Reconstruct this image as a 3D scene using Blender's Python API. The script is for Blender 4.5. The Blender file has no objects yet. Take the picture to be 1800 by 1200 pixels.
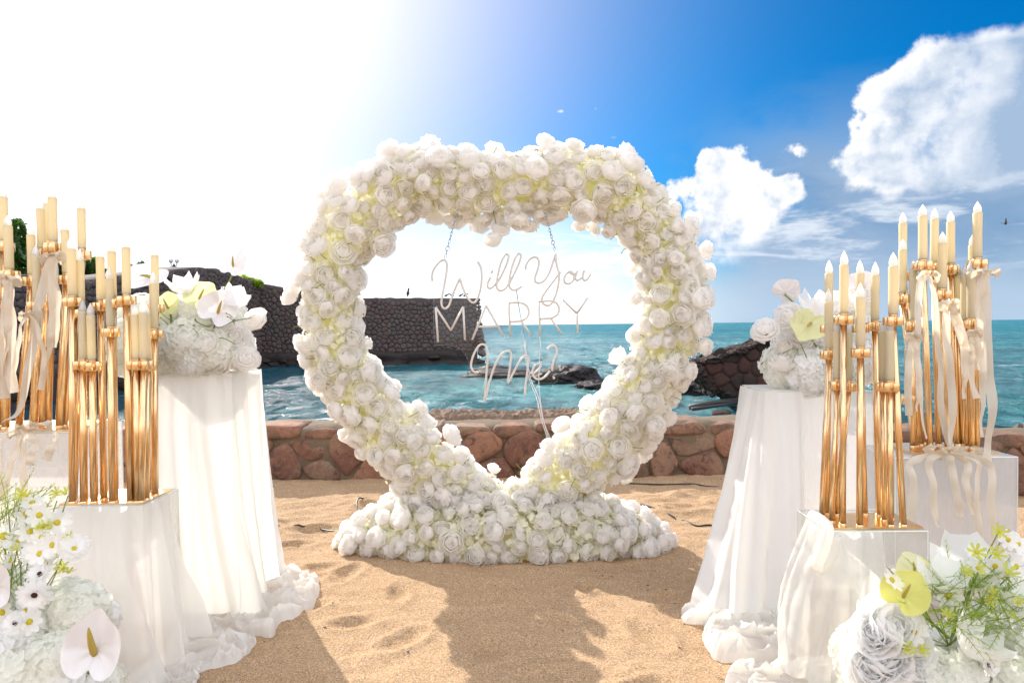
import bpy, bmesh, math, random
import numpy as np
from mathutils import Vector, Matrix, noise
R = math.radians
rng = random.Random(7)
SC = bpy.context.scene
COL = SC.collection

# ------------------------------------------------------------------ camera
CAMH = 1.28
cam_d = bpy.data.cameras.new('camera'); cam = bpy.data.objects.new('camera', cam_d); COL.objects.link(cam)
cam_d.lens = 24.0; cam_d.sensor_width = 36.0; cam_d.clip_start = 0.05; cam_d.clip_end = 30000
CR = Matrix.Rotation(R(90 - 1.40), 3, 'X') @ Matrix.Rotation(R(-0.60), 3, 'Z')
cam.matrix_world = Matrix.Translation((0, 0, CAMH)) @ CR.to_4x4()
SC.camera = cam

def P(px, py, d):
    """world point at true depth d (metres in front of the viewpoint) seen at photo pixel px, py"""
    v = CR @ Vector(((px - 900) / 1200.0, (600 - py) / 1200.0, -1.0))
    v = v * (d / v.y)
    return Vector((v.x, v.y, v.z + CAMH))

# ------------------------------------------------------------------ light
SUN_AZ, SUN_EL = R(-33.0), R(28.0)
SUND = Vector((math.sin(SUN_AZ) * math.cos(SUN_EL), math.cos(SUN_AZ) * math.cos(SUN_EL), math.sin(SUN_EL)))
sun_d = bpy.data.lights.new('sun', 'SUN'); sun_d.energy = 3.3; sun_d.angle = R(0.6); sun_d.color = (1.0, 0.93, 0.82)
sun = bpy.data.objects.new('sun', sun_d); COL.objects.link(sun)
sun.rotation_euler = (-SUND).to_track_quat('-Z', 'Y').to_euler(); sun.location = (-8, 12, 9)
SC.view_settings.view_transform = 'Standard'; SC.view_settings.look = 'None'
SC.view_settings.exposure = 1.27; SC.view_settings.gamma = 1.0; SC.view_settings.use_curve_mapping = False
cy = SC.cycles
cy.max_bounces = 16; cy.diffuse_bounces = 9; cy.glossy_bounces = 5; cy.transmission_bounces = 12; cy.transparent_max_bounces = 32
cy.use_denoising = True; cy.use_adaptive_sampling = True; cy.adaptive_threshold = 0.02
cy.caustics_reflective = False; cy.caustics_refractive = False; cy.sample_clamp_indirect = 6.0

class NT:
    """small expression helper for node trees"""
    def __init__(s, tree): s.t = tree; s.n = tree.nodes; s.l = tree.links
    def new(s, k, **kw):
        n = s.n.new(k)
        for a, b in kw.items(): setattr(n, a, b)
        return n
    def put(s, sock, v):
        if isinstance(v, bpy.types.NodeSocket): s.l.new(v, sock)
        elif v is not None: sock.default_value = v
    def m(s, op, a, b=None, c=None, clamp=False):
        n = s.new('ShaderNodeMath', operation=op, use_clamp=clamp)
        s.put(n.inputs[0], a); s.put(n.inputs[1], b); s.put(n.inputs[2], c)
        return n.outputs[0]
    def vm(s, op, a, b=None, out=0):
        n = s.new('ShaderNodeVectorMath', operation=op)
        s.put(n.inputs[0], a); s.put(n.inputs[1], b)
        return n.outputs[out]
    def mix(s, f, a, b, blend='MIX'):
        n = s.new('ShaderNodeMix', data_type='RGBA', blend_type=blend)
        s.put(n.inputs[0], f); s.put(n.inputs[6], a); s.put(n.inputs[7], b)
        return n.outputs[2]
    def ramp(s, x, lo, hi, a=0.0, b=1.0, smooth=True):
        n = s.new('ShaderNodeMapRange'); n.interpolation_type = 'SMOOTHSTEP' if smooth else 'LINEAR'
        s.put(n.inputs[0], x); s.put(n.inputs[1], lo); s.put(n.inputs[2], hi); s.put(n.inputs[3], a); s.put(n.inputs[4], b)
        return n.outputs[0]
    def noise(s, vec, scale, detail=4, rough=0.55, dist=0.0, col=False):
        n = s.new('ShaderNodeTexNoise'); s.put(n.inputs['Vector'], vec)
        n.inputs['Scale'].default_value = scale; n.inputs['Detail'].default_value = detail
        n.inputs['Roughness'].default_value = rough; n.inputs['Distortion'].default_value = dist
        return n.outputs['Color' if col else 'Fac']
    def coord(s, which='Object'):
        return s.new('ShaderNodeTexCoord').outputs[which]
    def mapping(s, vec, scale=(1, 1, 1), rot=(0, 0, 0), loc=(0, 0, 0)):
        n = s.new('ShaderNodeMapping'); s.put(n.inputs[0], vec)
        n.inputs['Scale'].default_value = scale; n.inputs['Rotation'].default_value = rot; n.inputs['Location'].default_value = loc
        return n.outputs[0]
def rgb(*c): return (c[0], c[1], c[2], 1.0)

world = bpy.data.worlds.new('World'); SC.world = world; world.use_nodes = True
W = NT(world.node_tree); W.n.clear()
sky = W.new('ShaderNodeTexSky', sky_type='NISHITA'); sky.sun_disc = False
sky.sun_elevation = SUN_EL; sky.sun_rotation = SUN_AZ; sky.altitude = 0
sky.air_density = 1.0; sky.dust_density = 0.6; sky.ozone_density = 4.0
Dv = W.vm('NORMALIZE', W.coord('Generated'))
sep = W.new('ShaderNodeSeparateXYZ'); W.put(sep.inputs[0], Dv)
az = W.m('ARCTAN2', sep.outputs[0], sep.outputs[1]); el = W.m('ARCSINE', sep.outputs[2])
# a clear tropical sky: deeper blue aloft and away from the sun
cosang = W.vm('DOT_PRODUCT', Dv, tuple(SUND), out=1)
ang = W.m('ARCCOSINE', W.m('MINIMUM', cosang, 0.99999))
skyc = W.mix(1.0, sky.outputs[0], W.mix(W.ramp(ang, R(16), R(46)), rgb(.12, .13, .34), rgb(0.0, 0.50, 0.84)), 'MULTIPLY')
# milky forward-scattered veil round the sun
glow = W.m('MULTIPLY', W.m('EXPONENT', W.m('MULTIPLY', W.m('POWER', W.m('DIVIDE', ang, R(28.5)), 2.5), -1.0)), 9.2)
gl = W.new('ShaderNodeVectorMath', operation='SCALE'); gl.inputs[0].default_value = (1.0, 0.985, 1.0); W.put(gl.inputs[3], glow)
skyc = W.mix(1.0, skyc, gl.outputs[0], 'ADD')
# clouds: (photo-like bearings) centre azimuth, elevation, half-widths, all in degrees
def azel(px, py):
    a = math.atan((px - 900) / 1200.0); return math.degrees(a), math.degrees(math.atan((570 - 0.011 * (px - 900) - py) / 1200.0 * math.cos(a)))
CL = []
for (px, py, rx, ry, st) in [(1760, 230, 260, 170, 1.0), (1600, 230, 125, 110, .95), (1540, 290, 70, 40, .7), (1650, 125, 95, 60, .85), (1800, 120, 90, 80, .85), (1730, 130, 90, 60, .8), (1680, 300, 160, 60, .6),
                             (1275, 315, 58, 80, .9), (1300, 410, 95, 110, .95), (1245, 440, 70, 60, .7), (1340, 365, 50, 60, .6), (1395, 330, 36, 44, .6), (1250, 290, 32, 38, .55), (1205, 440, 60, 80, .7),
                             (1050, 193, 34, 17, .62), (992, 198, 24, 10, .52), (1392, 262, 42, 22, .42), (600, -10, 75, 65, .6), (1108, 198, 14, 8, .45), (1078, 243, 22, 11, .5), (1190, 330, 40, 34, .5)]:
    a, e = azel(px, py); CL.append((a, e, rx / 1200 * 57.3 * math.cos(R(a)), ry / 1200 * 57.3 * math.cos(R(a)), st))
CL += [(58, 13, 16, 8, .9), (95, 30, 13, 7, .7), (-150, 20, 22, 9, .8), (150, 12, 25, 8, .8), (-95, 16, 14, 6, .7), (200, 40, 15, 8, .7)]
S = None
for (a, e, ra, re, st) in CL:
    x = W.m('DIVIDE', W.m('SUBTRACT', az, R(a) if a < 180 else R(a - 360)), R(ra)); y = W.m('DIVIDE', W.m('SUBTRACT', el, R(e)), R(re))
    v = W.m('MULTIPLY', W.m('EXPONENT', W.m('MULTIPLY', W.m('ADD', W.m('MULTIPLY', x, x), W.m('MULTIPLY', y, y)), -1.6)), st)
    S = v if S is None else W.m('ADD', S, v)
S = W.m('MINIMUM', S, 1.25)
def billow(vec, sc, det, ro):
    n_ = W.noise(vec, sc, det, ro, .15); return W.m('SUBTRACT', 1.0, W.m('ABSOLUTE', W.m('SUBTRACT', W.m('MULTIPLY', n_, 2.0), 1.0)))
def dens(vec):
    b1 = W.noise(vec, 8.0, 8, .60, .1); b2 = billow(vec, 15.0, 6, .55)
    return W.m('ADD', W.m('MULTIPLY', W.m('SUBTRACT', b1, .5), 2.1), W.m('MULTIPLY', W.m('SUBTRACT', b2, .82), .55))
p0 = dens(Dv)
# light arrives from the sun side: compare with the density a little nearer to the sun
p1 = dens(W.vm('NORMALIZE', W.vm('ADD', Dv, tuple(SUND * .035))))
dn = W.m('SUBTRACT', W.m('ADD', S, p0), .52)
lee = W.ramp(W.m('SUBTRACT', az, W.m('MULTIPLY', el, .55)), R(16), R(32))
low = W.ramp(el, R(10.5), R(4.5))
mask = W.ramp(W.m('SUBTRACT', dn, W.m('MULTIPLY', low, .25)), 0.0, W.m('ADD', W.m('ADD', .16, W.m('MULTIPLY', low, .8)), W.m('MULTIPLY', lee, .7)))
thick = W.ramp(dn, 0.1, 1.0)
lit = W.m('MULTIPLY', W.m('SUBTRACT', p1, p0), 2.2)
shade = W.m('ADD', W.m('ADD', W.m('MULTIPLY', W.m('MULTIPLY', thick, lee), 1.5), W.m('MULTIPLY', lit, W.m('SUBTRACT', 1.0, W.m('MULTIPLY', lee, .6)))), W.m('MULTIPLY', thick, .10), clamp=True)
ccol = W.mix(shade, rgb(7.0, 7.05, 7.2), rgb(2.5, 3.4, 4.7))
vn0 = None
# thin grey-blue shower veil under the clouds, low over the sea
vn = W.noise(W.mapping(Dv, (1, 1, 2.6)), 3.2, 8, .58, .3)
veil = W.m('MULTIPLY', W.ramp(W.m('ADD', el, W.m('MULTIPLY', W.m('SUBTRACT', vn, .5), .25)), R(19), R(10)), W.ramp(W.m('ADD', az, W.m('MULTIPLY', W.m('SUBTRACT', vn, .5), .5)), R(11), R(24)))
veil = W.m('MULTIPLY', veil, W.ramp(vn, .2, .6, .78, 1.0))
sn = W.noise(W.mapping(Dv, (1, 1, 5.5), loc=(5, 2, 1)), 5.5, 8, .62, .4)
streak = W.m('MULTIPLY', W.ramp(sn, .50, .66), W.m('MULTIPLY', W.ramp(el, R(11), R(8)), W.ramp(el, R(2.5), R(5))))
skyc = W.mix(veil, skyc, W.mix(W.ramp(vn, .35, .62), rgb(1.6, 2.5, 3.8), rgb(2.4, 3.3, 4.6)))
skyc = W.mix(W.m('MULTIPLY', streak, .8), skyc, rgb(5.6, 6.0, 6.6))
hz = W.mix(W.ramp(az, R(22), R(3)), rgb(3.3, 4.3, 5.4), rgb(9.5, 9.5, 9.6))
skyc = W.mix(W.m('MULTIPLY', W.ramp(el, W.ramp(az, R(22), R(0), R(6.5), R(16)), R(0.3)), .85), skyc, hz)
# unseen broken cloud behind and overhead, added and brightened to fill the shade
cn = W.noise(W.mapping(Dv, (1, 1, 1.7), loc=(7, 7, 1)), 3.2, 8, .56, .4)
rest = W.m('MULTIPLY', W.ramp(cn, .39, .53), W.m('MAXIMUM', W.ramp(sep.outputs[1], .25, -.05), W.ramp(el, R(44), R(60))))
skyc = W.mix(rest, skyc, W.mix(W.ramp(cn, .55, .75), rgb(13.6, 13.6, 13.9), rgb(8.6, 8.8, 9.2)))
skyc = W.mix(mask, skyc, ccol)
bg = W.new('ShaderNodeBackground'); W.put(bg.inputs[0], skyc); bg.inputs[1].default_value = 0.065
wo = W.new('ShaderNodeOutputWorld'); W.l.new(bg.outputs[0], wo.inputs[0])
world.cycles.sampling_method = 'MANUAL'; world.cycles.sample_map_resolution = 512

# ------------------------------------------------------------------ materials
def newmat(name):
    m = bpy.data.materials.new(name); m.use_nodes = True
    t = NT(m.node_tree); t.n.clear()
    out = t.new('ShaderNodeOutputMaterial')
    return m, t, out
def bumpn(t, h, strength=.4, dist=.01):
    b = t.new('ShaderNodeBump'); t.put(b.inputs['Height'], h); b.inputs['Strength'].default_value = strength; b.inputs['Distance'].default_value = dist
    return b.outputs[0]
def princ(t, col, rough=.6, metal=0, spec=.4, normal=None, **kw):
    p = t.new('ShaderNodeBsdfPrincipled'); t.put(p.inputs['Base Color'], col); t.put(p.inputs['Roughness'], rough)
    t.put(p.inputs['Metallic'], metal); p.inputs['Specular IOR Level'].default_value = spec
    if normal is not None: t.put(p.inputs['Normal'], normal)
    return p.outputs[0]
def objrand(t): return t.new('ShaderNodeObjectInfo').outputs['Random']

def thin_mat(name, col, tcol, tr=.45, var=.06, bscale=60, bstr=.15, rough=.6, gloss=.03, clear=0.0, var2=None):
    """petals, cloth, leaves, ribbon: part of the light is scattered through the sheet"""
    m, t, out = newmat(name)
    co = t.coord('Object'); n = t.noise(co, bscale, 3)
    r = objrand(t)
    k = t.m('ADD', t.m('MULTIPLY', r, var), t.m('MULTIPLY', n, var))
    c = t.mix(k, rgb(*col), rgb(*(var2 or tcol)))
    nm = bumpn(t, n, bstr, .004)
    d = t.new('ShaderNodeBsdfDiffuse'); t.put(d.inputs[0], c); t.put(d.inputs['Normal'], nm)
    tl = t.new('ShaderNodeBsdfTranslucent'); tl.inputs[0].default_value = rgb(*tcol); t.put(tl.inputs['Normal'], nm)
    mx = t.new('ShaderNodeMixShader'); mx.inputs[0].default_value = tr; t.l.new(d.outputs[0], mx.inputs[1]); t.l.new(tl.outputs[0], mx.inputs[2])
    g = t.new('ShaderNodeBsdfGlossy'); g.inputs[0].default_value = rgb(1, 1, 1); g.inputs['Roughness'].default_value = rough
    mg = t.new('ShaderNodeMixShader'); mg.inputs[0].default_value = gloss; t.l.new(mx.outputs[0], mg.inputs[1]); t.l.new(g.outputs[0], mg.inputs[2])
    last = mg
    if clear > 0:
        tp = t.new('ShaderNodeBsdfTransparent'); mc = t.new('ShaderNodeMixShader'); mc.inputs[0].default_value = clear
        t.l.new(mg.outputs[0], mc.inputs[1]); t.l.new(tp.outputs[0], mc.inputs[2]); last = mc
    t.l.new(last.outputs[0], out.inputs[0])
    return m

def rock_mat(name, cols, scale=3.0, rough=.85, bstr=.7, bdist=.02, fine=40, stain=(.08, .055, .045), stain_amt=.5):
    m, t, out = newmat(name)
    co = t.vm('ADD', t.coord('Object'), None); 
    r = objrand(t)
    off = t.new('ShaderNodeCombineXYZ'); t.put(off.inputs[0], t.m('MULTIPLY', r, 37.0)); t.put(off.inputs[1], t.m('MULTIPLY', r, 91.0))
    co = t.vm('ADD', t.coord('Object'), off.outputs[0])
    n1 = t.noise(co, scale, 6, .62, .6); n2 = t.noise(co, fine, 5, .65); n3 = t.noise(co, scale * 2.6, 5, .7, 1.2)
    cr = t.new('ShaderNodeValToRGB'); e = cr.color_ramp.elements
    e[0].position = 0; e[0].color = rgb(*cols[0]); e[1].position = 1; e[1].color = rgb(*cols[-1])
    for i, c in enumerate(cols[1:-1]):
        x = e.new((i + 1) / (len(cols) - 1)); x.color = rgb(*c)
    t.put(cr.inputs[0], t.m('ADD', t.m('MULTIPLY', r, .75), t.m('MULTIPLY', t.m('SUBTRACT', n1, .32), .7)))
    c = t.mix(t.m('MULTIPLY', t.ramp(n3, .50, .68), stain_amt), cr.outputs[0], rgb(*stain))
    c = t.mix(t.ramp(n2, .35, .75, 0, .45), c, t.mix(1.0, c, rgb(1.55, 1.5, 1.45), 'MULTIPLY'))
    h = t.m('ADD', t.m('MULTIPLY', n1, 1.0), t.m('ADD', t.m('MULTIPLY', n2, .22), t.m('MULTIPLY', n3, .5)))
    t.l.new(princ(t, c, rough, 0, .25, bumpn(t, h, bstr, bdist)), out.inputs[0])
    return m

M = {}
M['petal'] = thin_mat('white_petal', (.955, .945, .955), (.99, .97, .93), .60, .04, 50, .10, clear=.26)
M['petal_cream'] = thin_mat('cream_petal', (.93, .925, .84), (.98, .96, .74), .52, .25, 45, .15, var2=(.91, .90, .60), clear=.12)
M['petal_front'] = thin_mat('fresh_white_petal', (.955, .955, .965), (.985, .985, .97), .50, .04, 40, .10, clear=.05)
M['hyd_white'] = thin_mat('white_hydrangea_petal', (.94, .94, .92), (.98, .98, .91), .54, .12, 45, .15, var2=(.92, .92, .80), clear=.14)
M['core'] = thin_mat('pale_green_filler', (.88, .87, .56), (.95, .93, .54), .6, .3, 30, .5, clear=.1)
M['cloth'] = thin_mat('white_chiffon', (.90, .89, .87), (.97, .95, .90), .50, .05, 220, .05, .5, .02, .08)
M['cloth_sheer'] = thin_mat('sheer_white_chiffon', (.90, .89, .87), (.97, .95, .90), .58, .05, 220, .05, .5, .02, .26)
M['ribbon'] = thin_mat('cream_ribbon', (.80, .71, .59), (.86, .76, .60), .42, .08, 30, .1, .35, .06, .14)
M['wax'] = thin_mat('cream_wax', (.80, .72, .54), (.92, .80, .50), .46, .08, 26, .12, .4, .04)
M['bulb'] = thin_mat('frosted_white_plastic', (.86, .85, .84), (.95, .94, .90), .5, .03, 20, .02, .3, .08, .10)
M['spathe'] = thin_mat('white_spathe', (.78, .76, .79), (.84, .82, .78), .16, .08, 26, .25, .25, .06)
M['spathe_yellow'] = thin_mat('yellow_green_spathe', (.84, .84, .66), (.90, .88, .50), .42, .55, 14, .25, .3, .05, var2=(.70, .72, .22))
M['spathe_lime'] = thin_mat('lime_spathe', (.84, .82, .34), (.92, .88, .16), .5, .5, 14, .25, .3, .05, var2=(.66, .68, .05))
M['leaf'] = thin_mat('fresh_green_leaf', (.22, .36, .05), (.56, .72, .07), .5, .5, 20, .2, .4, .05, var2=(.34, .42, .05))
M['leaf_dark'] = thin_mat('dark_tree_leaf', (.035, .085, .025), (.12, .24, .03), .35, .5, 8, .2, .4, .05, var2=(.06, .14, .03))
M['stem'] = thin_mat('green_stem', (.20, .26, .06), (.3, .4, .08), .2, .3, 20, .1)
M['greenbloom'] = thin_mat('yellow_green_petal', (.50, .58, .12), (.80, .84, .16), .5, .4, 30, .2, var2=(.70, .70, .14))
M['yellow'] = thin_mat('yellow_flower_centre', (.85, .66, .03), (.9, .75, .05), .3, .3, 90, .5, var2=(.6, .62, .03))
M['darkc'] = thin_mat('dark_flower_centre', (.035, .015, .01), (.1, .03, .01), .1, .3, 90, .5)
M['spadix'] = thin_mat('golden_spadix', (.62, .44, .10), (.7, .5, .1), .2, .3, 120, .6, var2=(.40, .40, .07))
def simple(name, col, rough=.5, metal=0, spec=.5, ns=20, bstr=.1, var=.25):
    m, t, out = newmat(name); n = t.noise(t.coord('Object'), ns, 5)
    c = t.mix(t.m('MULTIPLY', n, var), rgb(*col), rgb(*[x * .55 for x in col]))
    t.l.new(princ(t, c, t.m('ADD', rough - .06, t.m('MULTIPLY', n, .12)), metal, spec, bumpn(t, n, bstr, .003)), out.inputs[0]); return m
M['gold'] = simple('polished_rose_gold', (.85, .60, .34), .24, 1.0, .5, 40, .01, .05)
M['neon'] = thin_mat('unlit_white_neon_tube', (.66, .61, .57), (.6, .55, .5), .10, .03, 20, .02, .3, .06)
M['steel'] = simple('galvanised_chain_steel', (.42, .43, .45), .35, 1.0)
M['black'] = simple('black_cable_rubber', (.015, .015, .018), .5)
M['whitecord'] = simple('white_cord', (.75, .73, .74), .5)
M['iron'] = simple('dark_painted_iron', (.02, .03, .028), .5)
M['glassball'] = simple('milky_lamp_glass', (.6, .62, .62), .2)
M['bark'] = simple('grey_brown_bark', (.09, .07, .05), .9, 0, .2, 12, .8, .6)
M['feather'] = simple('grey_brown_feathers', (.06, .055, .055), .8)
M['timber'] = simple('wet_black_timber', (.012, .011, .012), .45, 0, .5, 8, .8)
M['stone'] = rock_mat('pink_granite', [(.20, .092, .062), (.29, .15, .10), (.14, .09, .065), (.26, .155, .105), (.17, .08, .058), (.24, .17, .12), (.30, .135, .09)], 4.0, .85, 1.0, .02, 45, (.06, .04, .035), .75)
M['mortar'] = rock_mat('grey_tan_mortar', [(.11, .082, .056), (.17, .128, .088), (.09, .068, .048)], 6.0, .95, 1.0, .015, 70, (.08, .055, .04), .5)
M['fort'] = rock_mat('dark_fort_stone', [(.075, .054, .054), (.094, .072, .071), (.105, .066, .061), (.084, .074, .075), (.112, .088, .083), (.077, .056, .057)], 2.2, .9, 1.0, .04, 14, (.035, .028, .032), .4)
M['fortmortar'] = rock_mat('dark_fort_mortar', [(.058, .045, .045), (.070, .055, .054), (.050, .040, .041)], 2.0, .95, .8, .03, 14)
M['wetstone'] = rock_mat('wet_dark_stone', [(.016, .013, .014), (.032, .025, .024), (.022, .015, .015)], 2.0, .7, .8, .04, 12)
M['searock'] = rock_mat('black_sea_rock', [(.013, .012, .014), (.030, .026, .026), (.020, .017, .018)], 3.0, .55, 1.0, .05, 18)
M['ledge'] = rock_mat('brown_rubble_mortar', [(.17, .115, .085), (.27, .19, .14), (.12, .085, .065)], 9.0, .95, 1.0, .03, 45, (.06, .045, .035), .6)
M['ruin'] = rock_mat('dark_red_rubble', [(.035, .021, .019), (.075, .034, .028), (.028, .022, .02), (.05, .027, .024)], 4.0, .9, .9, .02, 30, (.03, .022, .02), .5)
M['shorerock'] = rock_mat('brown_shore_rock', [(.10, .08, .05), (.20, .15, .10), (.13, .10, .09), (.07, .06, .045)], 4.0, .8, .9, .02, 30)

def sand_mat():
    m, t, out = newmat('beach_sand'); co = t.coord('Object')
    n1 = t.noise(co, 2.2, 5, .6); n2 = t.noise(co, 260, 3, .7); n3 = t.noise(co, 30, 5, .65, .3)
    v = t.new('ShaderNodeTexVoronoi'); v.inputs['Scale'].default_value = 330; t.put(v.inputs['Vector'], co)
    c = t.mix(n1, rgb(.46, .305, .178), rgb(.57, .395, .245))
    c = t.mix(t.ramp(t.noise(co, 130, 4, .75), .34, .66), t.mix(1, c, rgb(.60, .56, .52), 'MULTIPLY'), t.mix(1, c, rgb(1.22, 1.22, 1.22), 'MULTIPLY'))
    spk = t.new('ShaderNodeSeparateColor'); t.put(spk.inputs[0], v.outputs['Color'])
    c = t.mix(t.ramp(spk.outputs[0], .965, .975), c, rgb(.13, .09, .07))
    c = t.mix(t.ramp(spk.outputs[1], .970, .978), c, rgb(.66, .58, .48))
    h = t.m('ADD', t.m('MULTIPLY', n2, .35), t.m('ADD', t.m('MULTIPLY', n3, 1.2), t.m('MULTIPLY', v.outputs['Distance'], .6)))
    t.l.new(princ(t, c, .95, 0, .15, bumpn(t, h, .8, .006)), out.inputs[0]); return m
M['sand'] = sand_mat()

def water_mat():
    m, t, out = newmat('sea_water'); co = t.coord('Object')
    a = t.noise(t.mapping(co, (1.0, .62, 1), rot=(0, 0, -.12)), 1.5, 8, .70, .6)
    b = t.noise(t.mapping(co, (1.0, .8, 1), rot=(0, 0, .3)), 4.2, 5, .6, .2)
    c3 = t.noise(t.mapping(co, (.25, 1, 1)), .22, 4, .55, .2)
    h = t.m('ADD', t.m('MULTIPLY', a, .85), t.m('ADD', t.m('MULTIPLY', b, .22), t.m('MULTIPLY', c3, 1.6)))
    sp = t.new('ShaderNodeSeparateXYZ'); t.put(sp.inputs[0], co)
    big = t.noise(t.mapping(co, (.35, 1, 1)), .09, 4, .6)
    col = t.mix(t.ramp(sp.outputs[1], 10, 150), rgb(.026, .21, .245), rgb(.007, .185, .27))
    col = t.mix(t.ramp(big, .42, .62), col, rgb(.05, .31, .33))
    col = t.mix(t.m('MULTIPLY', t.ramp(a, .52, .72), .6), col, rgb(.07, .28, .30))
    col = t.mix(t.ramp(sp.outputs[0], -1.5, -7, 0, .8), col, rgb(.006, .05, .085))  # dark reflection of the sea wall put into the water colour leftwards
    fo = t.noise(t.mapping(co, (.5, 2.2, 1)), .9, 9, .72, 1.4); fz = t.noise(t.mapping(co, (.25, 1.6, 1), loc=(4, 2, 0)), .12, 4, .55)
    wc = t.noise(t.mapping(co, (.9, .5, 1), loc=(2, 9, 0), rot=(0, 0, .1)), .55, 8, .74, .9)
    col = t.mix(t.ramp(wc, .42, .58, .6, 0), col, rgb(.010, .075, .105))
    foam = t.m('MULTIPLY', t.ramp(fo, .54, .66), t.ramp(fz, .50, .62))
    col = t.mix(t.m('MULTIPLY', foam, .8), col, rgb(.75, .82, .85))
    nm = bumpn(t, h, 1.0, .5)
    d = t.new('ShaderNodeBsdfDiffuse'); t.put(d.inputs[0], col); t.put(d.inputs['Normal'], nm)
    g = t.new('ShaderNodeBsdfGlossy'); g.inputs[0].default_value = rgb(1, 1, 1); t.put(g.inputs['Roughness'], t.m('ADD', .17, t.m('MULTIPLY', foam, .5))); t.put(g.inputs['Normal'], nm)
    fr = t.new('ShaderNodeFresnel'); fr.inputs[0].default_value = 1.33; t.put(fr.inputs['Normal'], nm)
    far = t.ramp(sp.outputs[1], 12, 140, .42, .16)
    rp = t.noise(t.mapping(co, (1.1, .50, 1), rot=(0, 0, .06)), 2.7, 6, .70, .5)
    rp2 = t.noise(t.mapping(co, (.9, .45, 1), rot=(0, 0, -.1)), .75, 7, .72, .6)
    rip = t.m('ADD', t.m('MULTIPLY', rp, .55), t.m('MULTIPLY', rp2, .45)); far = t.m('MULTIPLY', far, t.ramp(rip, .42, .58, .05, 2.1)); col = t.mix(t.ramp(rip, .40, .57, .72, 0), col, rgb(.008, .062, .085)); d.inputs[0].default_value = rgb(0, 0, 0); t.put(d.inputs[0], col)  # bright and dark ripple reflections put into the gloss mix and colour
    mx = t.new('ShaderNodeMixShader'); t.put(mx.inputs[0], t.m('MINIMUM', fr.outputs[0], far)); t.l.new(d.outputs[0], mx.inputs[1]); t.l.new(g.outputs[0], mx.inputs[2])
    t.l.new(mx.outputs[0], out.inputs[0]); return m
M['water'] = water_mat()

def acrylic(name, haze, gl=.025):
    m, t, out = newmat(name); co = t.coord('Object')
    n = t.noise(t.mapping(co, (1, 1, .35)), 7, 6, .7, .5); s = t.noise(t.mapping(co, (30, 30, 1.5)), 9, 4, .6)
    fac = t.m('MULTIPLY', t.m('ADD', .55, t.m('ADD', t.m('MULTIPLY', n, .6), t.m('MULTIPLY', s, .3))), haze, clamp=True)
    tp = t.new('ShaderNodeBsdfTransparent'); tp.inputs[0].default_value = rgb(.985, .99, .985)
    d = t.new('ShaderNodeBsdfDiffuse'); d.inputs[0].default_value = rgb(.82, .82, .84)
    tl = t.new('ShaderNodeBsdfTranslucent'); tl.inputs[0].default_value = rgb(.93, .92, .92)
    a = t.new('ShaderNodeMixShader'); a.inputs[0].default_value = .72; t.l.new(d.outputs[0], a.inputs[1]); t.l.new(tl.outputs[0], a.inputs[2])
    b = t.new('ShaderNodeMixShader'); t.put(b.inputs[0], fac); t.l.new(tp.outputs[0], b.inputs[1]); t.l.new(a.outputs[0], b.inputs[2])
    g = t.new('ShaderNodeBsdfGlossy'); g.inputs['Roughness'].default_value = .04; g.inputs[0].default_value = rgb(1, 1, 1)
    lw = t.new('ShaderNodeLayerWeight'); fz = t.m('ADD', gl, t.m('MULTIPLY', t.m('POWER', lw.outputs['Facing'], 5.0), .5))
    e = t.new('ShaderNodeMixShader'); t.l.new(fz, e.inputs[0]); t.l.new(b.outputs[0], e.inputs[1]); t.l.new(g.outputs[0], e.inputs[2])
    t.l.new(e.outputs[0], out.inputs[0]); return m
M['acr_clear'] = acrylic('clear_acrylic', .03); M['acr_milk'] = acrylic('scuffed_acrylic', .42); M['acr_white'] = acrylic('frosted_acrylic', .24)
M['acr_edge'] = simple('polished_acrylic_edge', (.80, .84, .78), .15)
M['acr_sign'] = acrylic('sign_acrylic', .004, .008)

# ------------------------------------------------------------------ building helpers
def mesh(name, v, f, mat=None, smooth=True):
    me = bpy.data.meshes.new(name); me.from_pydata([tuple(x) for x in v], [], [tuple(x) for x in f])
    for m in (mat if isinstance(mat, (list, tuple)) else [mat]):
        if m: me.materials.append(m)
    if smooth: me.polygons.foreach_set('use_smooth', [True] * len(me.polygons))
    me.update(); return me
def put(name, me, parent=None, loc=None, rot=None, scale=None):
    o = bpy.data.objects.new(name, me); COL.objects.link(o)
    off = Vector((0, 0, 0))
    if parent is not None:
        o.parent = parent; off = wloc(parent)
    o.location = (Vector(loc) if loc is not None else Vector((0, 0, 0))) - off
    if rot is not None:
        if isinstance(rot, Matrix): o.rotation_euler = rot.to_euler()
        else: o.rotation_euler = rot
    if scale is not None: o.scale = scale if hasattr(scale, '__len__') else (scale,) * 3
    return o
def wloc(o):
    v = Vector(o.location)
    while o.parent is not None: o = o.parent; v = v + o.location
    return v
def tag(o, label=None, cat=None, group=None, kind=None):
    if label: o['label'] = label
    if cat: o['category'] = cat
    if group: o['group'] = group
    if kind: o['kind'] = kind
    return o
def thing(name, loc, label, cat, group=None):
    o = bpy.data.objects.new(name, None); COL.objects.link(o); o.location = loc; o.empty_display_size = .1
    return tag(o, label, cat, group)
class MB:
    def __init__(s): s.v = []; s.f = []
    def add(s, v, f):
        b = len(s.v); s.v += [tuple(x) for x in v]; s.f += [tuple(i + b for i in q) for q in f]; return s
    def addm(s, v, f, Mx): return s.add([Mx @ Vector(x) for x in v], f)
    def build(s, name, mat, parent=None, smooth=True):
        return put(name, mesh(name, s.v, s.f, mat, smooth), parent)
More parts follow.
